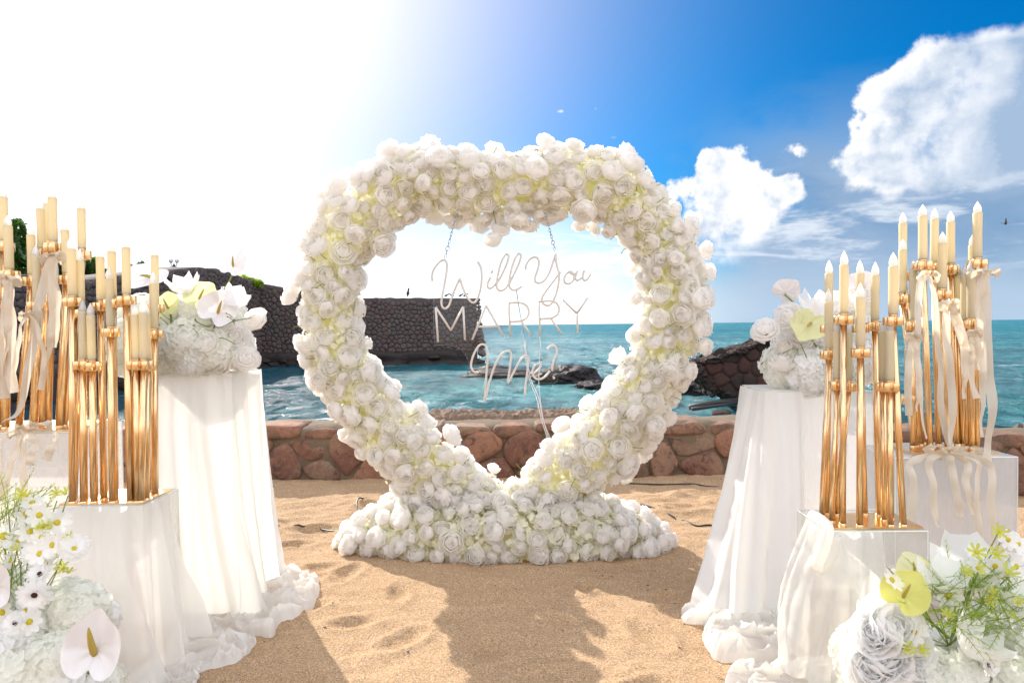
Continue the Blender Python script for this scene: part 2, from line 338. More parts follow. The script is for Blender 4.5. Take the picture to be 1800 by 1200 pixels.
def frame_z(n, up=Vector((0, 0, 1)), roll=0.0):
    """rotation matrix whose local +Z is n"""
    n = Vector(n).normalized(); q = n.to_track_quat('Z', 'Y')
    return q.to_matrix() @ Matrix.Rotation(roll, 3, 'Z')
def tube(pts, r, seg=8, cap=True, closed=False):
    pts = [Vector(p) for p in pts]; n = len(pts); V = []; F = []
    rr = r if hasattr(r, '__len__') else [r] * n
    up = None
    for i, p in enumerate(pts):
        a = pts[i - 1] if (i > 0 or closed) else p; b = pts[(i + 1) % n] if (i < n - 1 or closed) else p
        t = (b - a); t = t.normalized() if t.length > 1e-9 else Vector((0, 0, 1))
        if up is None:
            up = Vector((0, 1, 0)) if abs(t.y) < .9 else Vector((1, 0, 0))
        x = up - t * up.dot(t)
        x = x.normalized() if x.length > 1e-6 else t.orthogonal().normalized(); y = t.cross(x); up = x
        for k in range(seg):
            an = 2 * math.pi * k / seg; V.append(p + (x * math.cos(an) + y * math.sin(an)) * rr[i])
    m = n if closed else n - 1
    for i in range(m):
        for k in range(seg):
            a = i * seg + k; b = i * seg + (k + 1) % seg; j = ((i + 1) % n) * seg
            F.append((a, b, j + (k + 1) % seg, j + k))
    if cap and not closed:
        F.append(tuple(reversed(range(seg)))); F.append(tuple((n - 1) * seg + k for k in range(seg)))
    return V, F
def lathe(prof, seg=16, capb=True, capt=True):
    V = []; F = []
    for (r, z) in prof:
        for k in range(seg): an = 2 * math.pi * k / seg; V.append((r * math.cos(an), r * math.sin(an), z))
    for i in range(len(prof) - 1):
        for k in range(seg): F.append((i * seg + k, i * seg + (k + 1) % seg, (i + 1) * seg + (k + 1) % seg, (i + 1) * seg + k))
    if capb: F.append(tuple(reversed(range(seg))))
    if capt: F.append(tuple((len(prof) - 1) * seg + k for k in range(seg)))
    return V, F
def box(x0, x1, y0, y1, z0, z1):
    V = [(x0, y0, z0), (x1, y0, z0), (x1, y1, z0), (x0, y1, z0), (x0, y0, z1), (x1, y0, z1), (x1, y1, z1), (x0, y1, z1)]
    return V, [(3, 2, 1, 0), (4, 5, 6, 7), (0, 1, 5, 4), (1, 2, 6, 5), (2, 3, 7, 6), (3, 0, 4, 7)]
def catmull(pts, n=6, closed=False):
    pts = [Vector(p) for p in pts]; out = []; N = len(pts)
    rg = range(N) if closed else range(N - 1)
    for i in rg:
        p1 = pts[i]; p2 = pts[(i + 1) % N]
        p0 = pts[i - 1] if (i > 0 or closed) else p1 * 2 - p2
        p3 = pts[(i + 2) % N] if (i < N - 2 or closed) else p2 * 2 - p1
        for k in range(n):
            t = k / n; t2 = t * t; t3 = t2 * t
            out.append(.5 * ((2 * p1) + (p2 - p0) * t + (2 * p0 - 5 * p1 + 4 * p2 - p3) * t2 + (3 * p1 - p0 - 3 * p2 + p3) * t3))
    if not closed: out.append(pts[-1])
    return out
def G(px, py, z=0.0):
    """point where the sight line through px, py meets the level z"""
    v = CR @ Vector(((px - 900) / 1200.0, (600 - py) / 1200.0, -1.0)); k = (z - CAMH) / v.z
    return Vector((v.x * k, v.y * k, z))
def fbm(x, y, seed=0, octs=4, lac=2.03, gain=.5):
    """vectorised value noise, -1..1"""
    tot = np.zeros_like(x, dtype=float); amp = 1; nrm = 0
    for o in range(octs):
        xi = np.floor(x).astype(np.int64); yi = np.floor(y).astype(np.int64); fx = x - xi; fy = y - yi
        fx = fx * fx * (3 - 2 * fx); fy = fy * fy * (3 - 2 * fy)
        def h(a, b):
            n = (a * 374761393 + b * 668265263 + (seed + o * 131) * 982451653) & 0x7fffffff
            n = ((n ^ (n >> 13)) * 1274126177) & 0x7fffffff; n = n ^ (n >> 16)
            return (n & 0xffff) / 32767.5 - 1
        v = (h(xi, yi) * (1 - fx) + h(xi + 1, yi) * fx) * (1 - fy) + (h(xi, yi + 1) * (1 - fx) + h(xi + 1, yi + 1) * fx) * fy
        tot += v * amp; nrm += amp; amp *= gain; x = x * lac + 17.3; y = y * lac + 9.1
    return tot / nrm
def gridmesh(name, X, Y, Z, mat, keep=None):
    h, w = X.shape; idx = np.arange(h * w).reshape(h, w)
    V = np.stack([X, Y, Z], -1).reshape(-1, 3)
    q = np.stack([idx[:-1, :-1], idx[:-1, 1:], idx[1:, 1:], idx[1:, :-1]], -1).reshape(-1, 4)
    if keep is not None:
        k = keep.reshape(-1); q = q[k[q].all(1)]
        used = np.unique(q); rm = -np.ones(h * w, dtype=np.int64); rm[used] = np.arange(len(used)); V = V[used]; q = rm[q]
    me = bpy.data.meshes.new(name); me.vertices.add(len(V)); me.vertices.foreach_set('co', V.astype(np.float32).ravel())
    me.loops.add(len(q) * 4); me.loops.foreach_set('vertex_index', q.astype(np.int32).ravel())
    me.polygons.add(len(q)); me.polygons.foreach_set('loop_start', np.arange(0, len(q) * 4, 4, dtype=np.int32))
    me.polygons.foreach_set('use_smooth', [True] * len(q))
    if mat: me.materials.append(mat)
    me.update(calc_edges=True); me.validate(); return me
def ordw(i, n):
    W_ = ['first', 'second', 'third', 'fourth', 'fifth', 'sixth', 'seventh', 'eighth', 'ninth', 'tenth', 'eleventh', 'twelfth', 'thirteenth', 'fourteenth']
    return 'leftmost' if i == 0 else ('rightmost' if i == n - 1 else W_[i] + ' from left')

# voronoi cells by half-plane clipping of jittered seeds
def voronoi(x0, x1, z0, z1, sx, sz, jit, seed, ylimit=None):
    r = random.Random(seed); nx = int(round((x1 - x0) / sx)); nz = max(1, int(round((z1 - z0) / sz)))
    sx = (x1 - x0) / nx; sz = (z1 - z0) / nz; S = {}
    for j in range(-2, nz + 2):
        for i in range(-2, nx + 2):
            S[i, j] = (x0 + (i + .5 + (.5 if j % 2 else 0) * .8 + r.uniform(-jit, jit)) * sx, z0 + (j + .5 + r.uniform(-jit, jit)) * sz)
    cells = []
    for j in range(nz):
        for i in range(-1, nx + 1):
            c = S[i, j]
            poly = [(x0, z0), (x1, z0), (x1, z1), (x0, z1)]
            for dj in (-2, -1, 0, 1, 2):
                for di in (-2, -1, 0, 1, 2):
                    q = S.get((i + di, j + dj))
                    if q is None or (di == 0 and dj == 0): continue
                    mx, mz = (c[0] + q[0]) / 2, (c[1] + q[1]) / 2; nxv, nzv = q[0] - c[0], q[1] - c[1]
                    out = []
                    for k in range(len(poly)):
                        a = poly[k]; b = poly[(k + 1) % len(poly)]
                        da = (a[0] - mx) * nxv + (a[1] - mz) * nzv; db = (b[0] - mx) * nxv + (b[1] - mz) * nzv
                        if da <= 0: out.append(a)
                        if (da < 0 < db) or (db < 0 < da):
                            t = da / (da - db); out.append((a[0] + (b[0] - a[0]) * t, a[1] + (b[1] - a[1]) * t))
                    poly = out
                    if len(poly) < 3: break
                if len(poly) < 3: break
            if len(poly) >= 3: cells.append(poly)
    return cells
def stone_piece(poly, proud, gap, seedv, sub=2, rings=((1.0, -.35), (.97, .55), (.84, .92), (.5, 1.0)), rough=.12):
    """rounded stone on the outline poly (u, z); returns verts (u, w, z) with w = outward and faces"""
    cx = sum(p[0] for p in poly) / len(poly); cz = sum(p[1] for p in poly) / len(poly)
    for _ in range(sub):
        q = []
        for k in range(len(poly)):
            a = poly[k]; b = poly[(k + 1) % len(poly)]
            q += [(a[0] * .78 + b[0] * .22, a[1] * .78 + b[1] * .22), (a[0] * .22 + b[0] * .78, a[1] * .22 + b[1] * .78)]
        poly = q
    R_ = max(.01, sum(math.hypot(p[0] - cx, p[1] - cz) for p in poly) / len(poly)); k0 = max(.3, 1 - gap / R_)
    n = len(poly); V = []; F = []
    for (s, w) in rings:
        for p in poly:
            nz = noise.noise(Vector((p[0] * 5.1 / (R_ * 8), p[1] * 5.1 / (R_ * 8), seedv + s * 1.7)))
            kk = k0 * s * (1 + nz * rough)
            V.append((cx + (p[0] - cx) * kk, proud * (w + nz * .35 * (1 if w > 0 else 0)), cz + (p[1] - cz) * kk))
    for i in range(len(rings) - 1):
        for k in range(n): F.append((i * n + k, i * n + (k + 1) % n, (i + 1) * n + (k + 1) % n, (i + 1) * n + k))
    V.append((cx, proud * (1.0 + .3 * noise.noise(Vector((cx, cz, seedv)))), cz)); c = len(V) - 1; b = (len(rings) - 1) * n
    for k in range(n): F.append((b + k, b + (k + 1) % n, c))
    return V, F
def rockmesh(sub, seed, amp=.35, sc=(1, 1, 1), fr=1.3):
    bm = bmesh.new(); bmesh.ops.create_icosphere(bm, subdivisions=sub, radius=1)
    for v in bm.verts:
        p = v.co.copy(); o = Vector((seed * 3.7, seed * 1.3, seed * 7.9))
        d = noise.noise(p * fr + o) * amp + noise.noise(p * fr * 2.7 + o) * amp * .45 + abs(noise.noise(p * fr * 6 + o)) * amp * .3
        v.co = Vector((p.x * sc[0], p.y * sc[1], p.z * sc[2])) * (1 + d)
    V = [v.co.copy() for v in bm.verts]; bm.verts.ensure_lookup_table(); F = [tuple(x.index for x in f.verts) for f in bm.faces]; bm.free()
    return V, F

# ------------------------------------------------------------------ sand, sea
def axis(segs):
    out = []
    for a, b, st in segs: n = max(1, int(round((b - a) / st))); out += list(np.linspace(a, b, n, endpoint=False))
    out.append(segs[-1][1]); return np.array(out)
def sand_h(x, y):
    z = .030 * fbm(x * 1.1, y * 1.4, 3, 4) + .012 * fbm(x * 5, y * 7, 5, 4) + .006 * fbm(x * 19, y * 26, 8, 3)
    # heaped, trodden sand in front of the low wall
    k = np.exp(-((y - 4.75) / .75) ** 2) * (1 / (1 + np.exp(-(np.abs(x + .1) - 1.0) * 4)))
    z = z + k * (.035 * (1 - np.abs(fbm(x * 2.2, y * 4.2, 11, 4)) * 2.2) + .018 * fbm(x * 8, y * 12, 21, 3))
    for (fx, fy, a, s) in [(-1.02, 3.55, .3, 1), (-.86, 3.45, 1.2, 1), (1.2, 3.1, .5, 1), (.55, 2.75, 2, 1), (-.45, 2.75, .9, 1), (-.15, 3.15, .4, .9), (.35, 3.3, 1.4, .8), (.9, 2.5, .8, 1), (-.75, 2.45, 1.5, .9), (.1, 2.45, .2, .9), (1.0, 3.5, .1, .8), (-.3, 2.25, 1, .8), (1.15, 4.6, .4, 1.3), (-1.0, 4.8, 1, 1.3), (.2, 2.9, 2.6, .9), (-.55, 3.2, 1.8, .8), (.7, 3.15, .9, .9), (-.1, 2.65, 1.3, .9), (.45, 2.35, .5, .9), (-.95, 3.05, .6, .9), (.85, 2.85, 2.2, .8), (-.5, 2.35, 2.4, .9), (-1.3, 4.0, .2, 1), (-1.25, 4.3, .2, 1.2), (1.35, 4.1, 1, 1.2), (-.7, 2.9, .3, .9)]:
        u = (x - fx) * math.cos(a) + (y - fy) * math.sin(a); w = -(x - fx) * math.sin(a) + (y - fy) * math.cos(a)
        d2 = (u / (.10 * s)) ** 2 + (w / (.05 * s)) ** 2
        z = z - .021 * np.exp(-d2) + .010 * np.exp(-(np.sqrt(d2) - 1.5) ** 2 * 5)
    drop = 1 / (1 + np.exp(-(y - 6.9) * 5)); return z * (1 - drop) - 1.7 * drop
xs = axis([(-60, -8, 2.0), (-8, -3.2, .12), (-3.2, 3.2, .0135), (3.2, 8, .12), (8, 60, 2.0)])
ys = axis([(-60, 0, 2.0), (0, 1.9, .10), (1.9, 5.9, .0135), (5.9, 9, .1), (9, 40, 2)])
X, Y = np.meshgrid(xs, ys); Z = sand_h(X, Y)
tag(put('sand', gridmesh('sand', X, Y, Z, M['sand'])), kind='structure')
SEA = -.60
rows = [5.2]
while rows[-1] < 9000: rows.append(rows[-1] + max(.06, rows[-1] * .0105))
t_ = np.linspace(-1.32, 1.32, 330)
T, YY = np.meshgrid(t_, np.array(rows)); XX = np.tan(T) * np.maximum(YY, 14) ; XX = np.clip(XX, -14000, 14000)
fade = np.clip(1 - (YY - 20) / 90, 0, 1)
ZZ = SEA + fade * (.08 * fbm(XX * .5, YY * .9, 31, 3) + .05 * (1 - 2 * np.abs(fbm(XX * 1.5, YY * 1.3, 33, 3))) + .012 * fbm(XX * 5, YY * 7, 36, 2))
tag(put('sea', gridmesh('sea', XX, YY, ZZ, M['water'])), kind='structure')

# ------------------------------------------------------------------ low wall of pink stones behind the sand
PATH = [Vector((-7.5, 5.72, 0)), Vector((2.25, 5.75, 0)), Vector((5.4, 4.0, 0))]
def path_at(s):
    for a, b in zip(PATH[:-1], PATH[1:]):
        L = (b - a).length
        if s <= L or b is PATH[-1]:
            d = (b - a).normalized(); return a + d * s, d, Vector((d.y, -d.x, 0))
        s -= L
LW = sum((b - a).length for a, b in zip(PATH[:-1], PATH[1:]))
low = thing('low_stone_wall', (0, 5.75, 0), 'low garden wall of pink and brown mortared stones behind the flower heart', 'wall')
WT = .42
def to_wall(V, back=0.0):
    out = []
    for (u, w, z) in V:
        p, d, n = path_at(u); out.append((p.x + n.x * (w - back), p.y + n.y * (w - back), z))
    return out
# mortar body
us = np.arange(0, LW + .01, .06); prof = [(0.0, -.25), (.004, -.1), (0, .05), (-.004, .16), (0, .28), (0, .385), (-.03, .41), (-.12, .425), (-.28, .42), (-.45, .425), (-.60, .41), (-.66, .36), (-.68, 0.0), (-.68, -.9)]
V = []; F = []
for i, u in enumerate(us):
    for j, (w, z) in enumerate(prof):
        nn = noise.noise(Vector((u * 2.3, z * 7 + w * 5, 1.3))) * .018 + noise.noise(Vector((u * 9, z * 20 + w * 15, 4.3))) * .012
        V += to_wall([(u, w + nn * (1 if j < 8 else .4), z + (nn * 1.6 if z > .37 else 0))])
for i in range(len(us) - 1):
    for j in range(len(prof) - 1):
        a = i * len(prof) + j; F.append((a, a + len(prof), a + len(prof) + 1, a + 1))
put('mortar', mesh('mortar', V, F, M['mortar']), low)
for k, poly in enumerate(voronoi(0, LW, -.06, .40, .36, .185, .42, 5)):
    V, F = stone_piece(poly, rng.uniform(.012, .05), rng.uniform(.002, .016), k * 3.1, 1 + k % 2, ((1.0, -.5), (.985, .45), (.90, .95), (.55, 1.0)), .26)
    put('stone', mesh('stone', to_wall(V), F, M['stone']), low)
# rough cap stones along the top edge
u = .02; k = 0
while u < LW - .1:
    w = rng.uniform(.14, .46); k += 1; t1, t2, t3 = (.425 + rng.uniform(-.02, .035) for _ in range(3)); b1 = .355 + rng.uniform(-.02, .02)
    poly = [(u + .004, b1), (u + w * .5, b1 - rng.uniform(0, .02)), (u + w - .004, b1 + .005), (u + w - .003, t1), (u + w * .78, t2), (u + w * .4, t3), (u + .006, t2 - .012)]
    V, F = stone_piece(poly, rng.uniform(.015, .04), .002, k * 1.7, 1, ((1.0, -9.0), (1.0, -5.0), (1.0, -2.0), (.99, .3), (.92, .85), (.5, 1.0)), .22)
    put('cap_stone', mesh('cap_stone', to_wall(V), F, M['stone']), low); u += w
# rough rubble ledge on the seaward side, seen through the heart
gx = np.arange(-1.5, 1.2, .014); gy = np.arange(6.2, 6.95, .014); X, Y = np.meshgrid(gx, gy)
e = np.clip(np.minimum(np.minimum((X + 1.5) / .2, (1.18 - X) / .2), np.minimum((Y - 6.2) / .07, (6.94 - Y) / .1)), 0, 1)
Z = -.1 + e ** .5 * (.50 + .035 * fbm(X * 3, Y * 3, 71, 3)) + e * (.05 * (1 - 2 * np.abs(fbm(X * 7, Y * 9, 72, 4))) + .02 * fbm(X * 30, Y * 30, 73, 2))
put('rubble_ledge', gridmesh('rubble_ledge', X, Y, Z, M['ledge']), low)

# ------------------------------------------------------------------ great stone sea wall across the cove
fort = thing('stone_sea_wall', (-12, 30, SEA), 'tall dark sea wall of rounded stones rising from the water behind the heart', 'wall')
FA = [Vector((-12.6, 9.0, 0)), Vector((-12.2, 33.0, 0)), Vector((-1.7, 33.6, 0))]
LA = (FA[1] - FA[0]).length; LBw = (FA[2] - FA[1]).length
def fort_at(s):
    if s <= LA: d = (FA[1] - FA[0]).normalized(); return FA[0] + d * s, Vector((d.y, -d.x, 0))
    d = (FA[2] - FA[1]).normalized(); return FA[1] + d * (s - LA), Vector((d.y, -d.x, 0))
def fort_top(s):
    p, _ = fort_at(s)
    y = 9 + s
    if s < LA: t = float(np.interp(y, [9, 20, 24.8, 27, 29.5, 33], [2.65, 2.72, 3.36, 3.68, 3.78, 3.42]))
    elif s < LA + 3.4: t = 3.42 - (s - LA) / 3.4 * .66
    else: t = 2.68 - (s - LA - 3.4) * .012
    return t + .05 * noise.noise(Vector((s * 1.6, 0, 0))) + .05 * noise.noise(Vector((s * 5.3, 2, 0)))
def to_fort(V):
    out = []
    for (u, w, z) in V:
        p, n = fort_at(u); w2 = w + (2.6 - z) * .06; out.append((p.x + n.x * w2, p.y + n.y * w2, z))
    return out
ss = np.arange(0, LA + LBw + .01, .3); V = []; F = []
for s in ss:
    tp = fort_top(s)
    V += to_fort([(s, 0, -1.4), (s, 0, .2), (s, 0, 1.4), (s, 0, tp - .1), (s, -.05, tp), (s, -1.3, tp + .03), (s, -1.4, -1.4)])
for i in range(len(ss) - 1):
    for j in range(6): a = i * 7 + j; F.append((a, a + 7, a + 8, a + 1))
n_ = len(V) - 7; F.append(tuple(n_ + j for j in range(7)))
put('mortar', mesh('mortar', V, F, M['fortmortar']), fort)
cells = [c for c in voronoi(0, LA + LBw, .0, 4.1, .26, .20, .44, 9) if max(p[1] for p in c) < fort_top(sum(p[0] for p in c) / len(c)) + .03]
def seen_fort(c):
    u_ = sum(p[0] for p in c) / len(c); z_ = sum(p[1] for p in c) / len(c); p, n = fort_at(u_)
    vx = Vector((0, 0, CAMH)) - Vector((p.x, p.y, z_)); px = 900 + p.x / p.y * 1200
    area = (max(q[0] for q in c) - min(q[0] for q in c)) * (max(q[1] for q in c) - min(q[1] for q in c)) * abs(n.dot(vx.normalized())) / vx.length ** 2
    return area * (3 if (290 < px < 545 or 620 < px < 850) else .2)
cells.sort(key=seen_fort, reverse=True); rest = MB()
for k, c in enumerate(cells):
    V, F = stone_piece(c, rng.uniform(.03, .07), rng.uniform(.006, .02), k * 1.3, 1, ((1.0, -.3), (.93, .7), (.55, 1.0)))
    V = to_fort(V)
    if k < 300: put('stone', mesh('stone', V, F, M['fort']), fort)
    else: rest.add(V, F)
tag(rest.build('far_stones', M['fort'], fort), kind='stuff')
# dark wet footing course
V = []; F = []; pf = [(.0, .10), (.16, .05), (.30, -.12), (.32, -.3), (.22, -.42), (.5, -.5), (.6, -1.2)]
for s in ss:
    for (w, z) in pf:
        nn = noise.noise(Vector((s * .9, z * 3, w))) * .30 + noise.noise(Vector((s * 3.1, z * 7, w))) * .12; V += to_fort([(s, w + nn + .06, z + nn * .5)])
for i in range(len(ss) - 1):
    for j in range(len(pf) - 1): a = i * len(pf) + j; F.append((a, a + len(pf), a + len(pf) + 1, a + 1))
n_ = len(V) - len(pf); e0 = len(V); V += to_fort([(ss[-1], -.6, .1), (ss[-1], -.6, -1.2)]); F.append(tuple(range(n_, n_ + len(pf))) + (e0 + 1, e0))
put('footing', mesh('footing', V, F, M['wetstone']), fort)
# battered, broken-edged corner of the wall
for k in range(16):
    z = -.1 + k * .175; ps, _ = fort_at(LA + LBw); sz = rng.uniform(.10, .19) * (1.25 - k * .03); off = (2.7 - z) * .075
    V, F = rockmesh(2, k * 2.3, .35, (sz, sz * 1.5, sz * .8)); put('corner_stone', mesh('corner_stone', V, F, M['fort'], False), fort, (ps.x + off + rng.uniform(-.05, .05), ps.y + rng.uniform(.0, .3) - off, z))
fr_ = MB()
for k in range(150):
    s_k = rng.uniform(5, LA + LBw + .3); ps, nn_ = fort_at(min(s_k, LA + LBw)); sz = rng.uniform(.15, .42)
    V, F = rockmesh(2, k * 1.9, .45, (sz, sz * .8, sz * .5)); c_ = ps + nn_ * rng.uniform(.15, .5); zz = rng.uniform(-.62, -.12); fr_.add([(v[0] + c_.x, v[1] + c_.y, v[2] + zz) for v in V], F)
tag(put('footing_rocks', mesh('footing_rocks', fr_.v, fr_.f, M['wetstone'], False), fort), kind='stuff')
# land behind the wall
V, F = box(-40, -13.6, 8, 40, -1.5, 2.6); b_ = MB(); b_.add(V, F); tag(b_.build('hill', M['fortmortar'], None, False), kind='structure')

def rock(name, loc, seed, sc, mat, label, cat='rock', sub=4, amp=.4, fr=1.3, rot=0):
    V, F = rockmesh(sub, seed, amp, sc, fr); o = put(name, mesh(name, V, F, mat, False), None, loc, (0, 0, rot)); return tag(o, label, cat)
def at_sea(px, py): return G(px, py, SEA)
p = at_sea(1000, 672); rock('sea_rock', (p.x, p.y, SEA + .12), 3.3, (1.0, .9, .42), M['searock'], 'big jagged black rock in the sea behind the question mark', sub=5, rot=.3)
p = at_sea(888, 661); rock('sea_rock', (p.x, p.y, SEA + .02), 5.1, (1.55, .8, .22), M['searock'], 'long low black rock awash left of the jagged rock', sub=5)
p = at_sea(865, 652); rock('sea_rock', (p.x, p.y, SEA), 6.7, (.9, .6, .2), M['searock'], 'small dark rock at the foot of the sea wall corner')
p = at_sea(1042, 684); rock('sea_rock', (p.x, p.y, SEA + .02), 8.7, (.5, .5, .24), M['searock'], 'small dark rock at right end of the jagged rock')
p = at_sea(1218, 690); rock('sea_rock', (p.x, p.y, SEA + .1), 2.2, (.75, .6, .33), M['searock'], 'rough dark rock left of the broken red masonry')
p = at_sea(1268, 727); rock('sea_rock', (p.x, p.y, SEA), 12.2, (.20, .15, .07), M['ruin'], 'tiny reddish rock in the water under the black timber', sub=3)

# ------------------------------------------------------------------ broken masonry on the right, with a timber under it
ruin = thing('ruined_wall', (5.2, 14.6, SEA), 'broken leaning chunk of dark red masonry in the sea at right', 'ruin')
outl = [(3.95, .42), (4.5, .60), (5.1, .78), (5.6, .98), (6.3, 1.12), (7.0, 1.05), (7.1, -.9), (5.6, -.9), (5.2, -.35), (4.75, -.30), (4.45, -.12), (4.25, -.18), (4.2, .02), (4.05, .12)]
V = []; F = []; n = len(outl)
for (dy, s) in ((.0, .98), (.12, 1.0), (.9, .98), (1.3, .9)):
    for k in range(n):
        a = outl[k]; V.append((5.5 + (a[0] - 5.5) * s + .05 * noise.noise(Vector((k * 1.7, dy, 1))), 14.5 + dy, .1 + (a[1] - .1) * s))
for i in range(3):
    for k in range(n): F.append((i * n + k, i * n + (k + 1) % n, (i + 1) * n + (k + 1) % n, (i + 1) * n + k))
F.append(tuple(range(n))); F.append(tuple(3 * n + k for k in reversed(range(n))))
put('mortar', mesh('mortar', V, F, M['ruin'], False), ruin)
def inside(poly, x, z):
    r = False; j = len(poly) - 1
    for i in range(len(poly)):
        if (poly[i][1] > z) != (poly[j][1] > z) and x < (poly[j][0] - poly[i][0]) * (z - poly[i][1]) / (poly[j][1] - poly[i][1]) + poly[i][0]: r = not r
        j = i
    return r
for k, c in enumerate(voronoi(3.8, 7.1, -.9, 1.2, .34, .26, .3, 14)):
    cx = sum(p[0] for p in c) / len(c); cz = sum(p[1] for p in c) / len(c)
    if inside(outl, cx, cz):
        V, F = stone_piece(c, rng.uniform(.02, .05), rng.uniform(-.01, .008), k, 1, ((1.0, -.4), (.92, .6), (.55, 1.0)), .3); put('stone', mesh('stone', [(v[0], 14.5 - v[1], v[2]) for v in V], F, M['ruin']), ruin)
lum = MB(); edge = outl[:6] + outl[8:]
for k in range(len(edge)):
    a_, b_ = edge[k], edge[(k + 1) % len(edge)]
    if k == 5: continue
    n_ = max(1, int(math.hypot(a_[0] - b_[0], a_[1] - b_[1]) / .10))
    for q in range(n_):
        u = q / n_; sz = rng.uniform(.06, .14)
        for dy in (0, .35, .7):
            V, F = rockmesh(2, k * 3.1 + q + dy, .45, (sz, sz * 1.6, sz * .8)); lum.add([(v[0] + a_[0] + (b_[0] - a_[0]) * u, v[1] + 14.52 + dy + rng.uniform(-.04, .04), v[2] + a_[1] + (b_[1] - a_[1]) * u - sz * .35) for v in V], F)
tag(put('broken_edge', mesh('broken_edge', lum.v, lum.f, M['ruin'], False), ruin), kind='stuff')
a = P(1212, 716, 13.2); b = P(1300, 703, 13.4); c2 = P(1216, 719, 13.0); d2 = P(1296, 708, 13.2)
tb = MB(); tb.add(*tube([a, (a + b) / 2 + Vector((0, 0, .02)), b], .055, 6)); tb.add(*tube([c2, (c2 + d2) / 2, d2], .035, 6))
tag(tb.build('timber_beam', M['timber']), 'black wet timber poking out from under the broken masonry', 'timber')

# ------------------------------------------------------------------ rocky shore at far right
sx = np.linspace(3.3, 16, 150); sy = np.linspace(6.3, 10.5, 70); X, Y = np.meshgrid(sx, sy)
env = np.exp(-((Y - 8.6) / .9) ** 2) * np.clip((X - 5.2) / 1.5, 0, 1)
Z = SEA - .12 + .10 * fbm(X * 2, Y * 2, 41, 4) + env * (.62 + .18 * fbm(X * 2.5, Y * 3, 43, 4)) + .25 * np.clip((7.2 - Y), 0, 1)
tag(put('shore_reef', gridmesh('shore_reef', X, Y, Z, M['shorerock'])), 'low brown rocky reef at the water edge far right', 'reef')
pb = MB(); r3 = random.Random(3)
for i in range(1500):
    x = r3.uniform(4.6, 13); y = r3.uniform(6.6, 9.8); e = math.exp(-((y - 8.6) / .9) ** 2) * min(1, max(0, (x - 5.2) / 1.5)); z = SEA - .10 + e * .64 + .25 * min(1, max(0, 7.2 - y))
    V, F = rockmesh(1, i * .37, .4); s = r3.uniform(.03, .13); pb.add([(x + v[0] * s, y + v[1] * s, z + v[2] * s * .8) for v in V], F)
tag(put('beach_rubble', mesh('beach_rubble', pb.v, pb.f, M['shorerock'], False)), 'loose brown stones heaped on the reef', 'rocks', kind='stuff')

# ------------------------------------------------------------------ trees, lamps, birds beyond
def leafy(center, rad, n, size, seed, mat):
    r = random.Random(seed); m = MB()
    for i in range(n):
        while True:
            v = Vector((r.uniform(-1, 1), r.uniform(-1, 1), r.uniform(-1, 1)))
            if v.length < 1: break
        l = v.length; v = v.normalized() * (l ** .45); k = 1 + .35 * noise.noise(v * 2.1 + Vector((seed, 0, 0)))
        p = Vector(center) + Vector((v.x * rad[0], v.y * rad[1], v.z * rad[2])) * k
        Rm = Matrix.Rotation(r.uniform(0, 6.3), 3, 'Z') @ Matrix.Rotation(r.uniform(-1.2, 1.2), 3, 'X'); s = size * r.uniform(.6, 1.3)
        m.add([p + Rm @ Vector(q) * s for q in ((0, -1, 0), (.5, 0, .12), (0, 1, 0), (-.5, 0, .12))], [(0, 1, 2, 3)])
    return m
def tree(px, py, d, rx, rz, label, seed, n=2600, base=2.7):
    c = P(px, py, d); t = thing('shade_tree', (c.x, c.y, base), label, 'tree', 'trees beyond the sea wall')
    tr = MB(); tr.add(*tube([(c.x, c.y, base - .4), (c.x + .15, c.y, (base + c.z) / 2), (c.x, c.y, c.z)], [.28, .2, .1], 8))
    for k in range(5):
        a = k * 1.26; tr.add(*tube([(c.x, c.y, c.z - rz * .5), (c.x + math.cos(a) * rx * .5, c.y + math.sin(a) * rx * .5, c.z + rz * .3)], [.09, .03], 6))
    tr.build('trunk', M['bark'], t)
    mm = MB(); r = random.Random(seed)
    for k in range(7):
        q = (c.x + r.uniform(-.55, .55) * rx, c.y + r.uniform(-.5, .5) * rx, c.z + r.uniform(-.5, .5) * rz); l = leafy(q, (rx * .55, rx * .5, rz * .5), n // 7, .15, seed + k, None); mm.add(l.v, l.f)
    mm.build('crown', M['leaf_dark'], t, False)
tree(12, 452, 22, 1.05, 1.25, 'dark green tree at left edge of the picture behind the candles', 1, 4200)
tree(108, 470, 27, .95, 1.0, 'dark tree between the tall candles of the back left stand', 2, 2600)
tree(160, 490, 28, .85, .75, 'round dark tree just left of the low front candles', 3, 2600)
tree(238, 474, 30, .40, .36, 'small tree top peeping over the wall beside the white calla', 4, 800)
bu = thing('wall_bush', P(430, 500, 33), 'bright green bush growing on top of the sea wall', 'bush')
mm = MB()
for (x, y, s) in ((412, 499, .35), (425, 494, .5), (438, 497, .4), (450, 498, .35)):
    c = P(x, y, 32.6); l = leafy(c, (s, s * .7, s * .6), 380, .09, int(x), None); mm.add(l.v, l.f)
mm.build('foliage', M['leaf'], bu, False)
c0 = P(28, 536, 18); l = leafy(c0, (.14, .2, .14), 160, .05, 88, None)
tag(put('wall_plant', mesh('wall_plant', l.v, l.f, M['leaf'], False)), 'small bright green plant on the wall at far left', 'plant')
lp = P(103, 500, 24); s_ = thing('street_lamp', (lp.x, lp.y, 3.0), 'thin dark street lamp post standing before the left trees', 'street lamp')
tp = P(103, 462, 24)
m_ = MB(); m_.add(*tube([(lp.x, lp.y, 3.0), (lp.x, lp.y, tp.z)], .035, 8)); m_.build('post', M['iron'], s_)
V, F = lathe([(.05, 0), (.13, .28), (.15, .3), (.05, .42), (.01, .46)], 8); put('lantern', mesh('lantern', V, F, M['iron']), s_, tp)
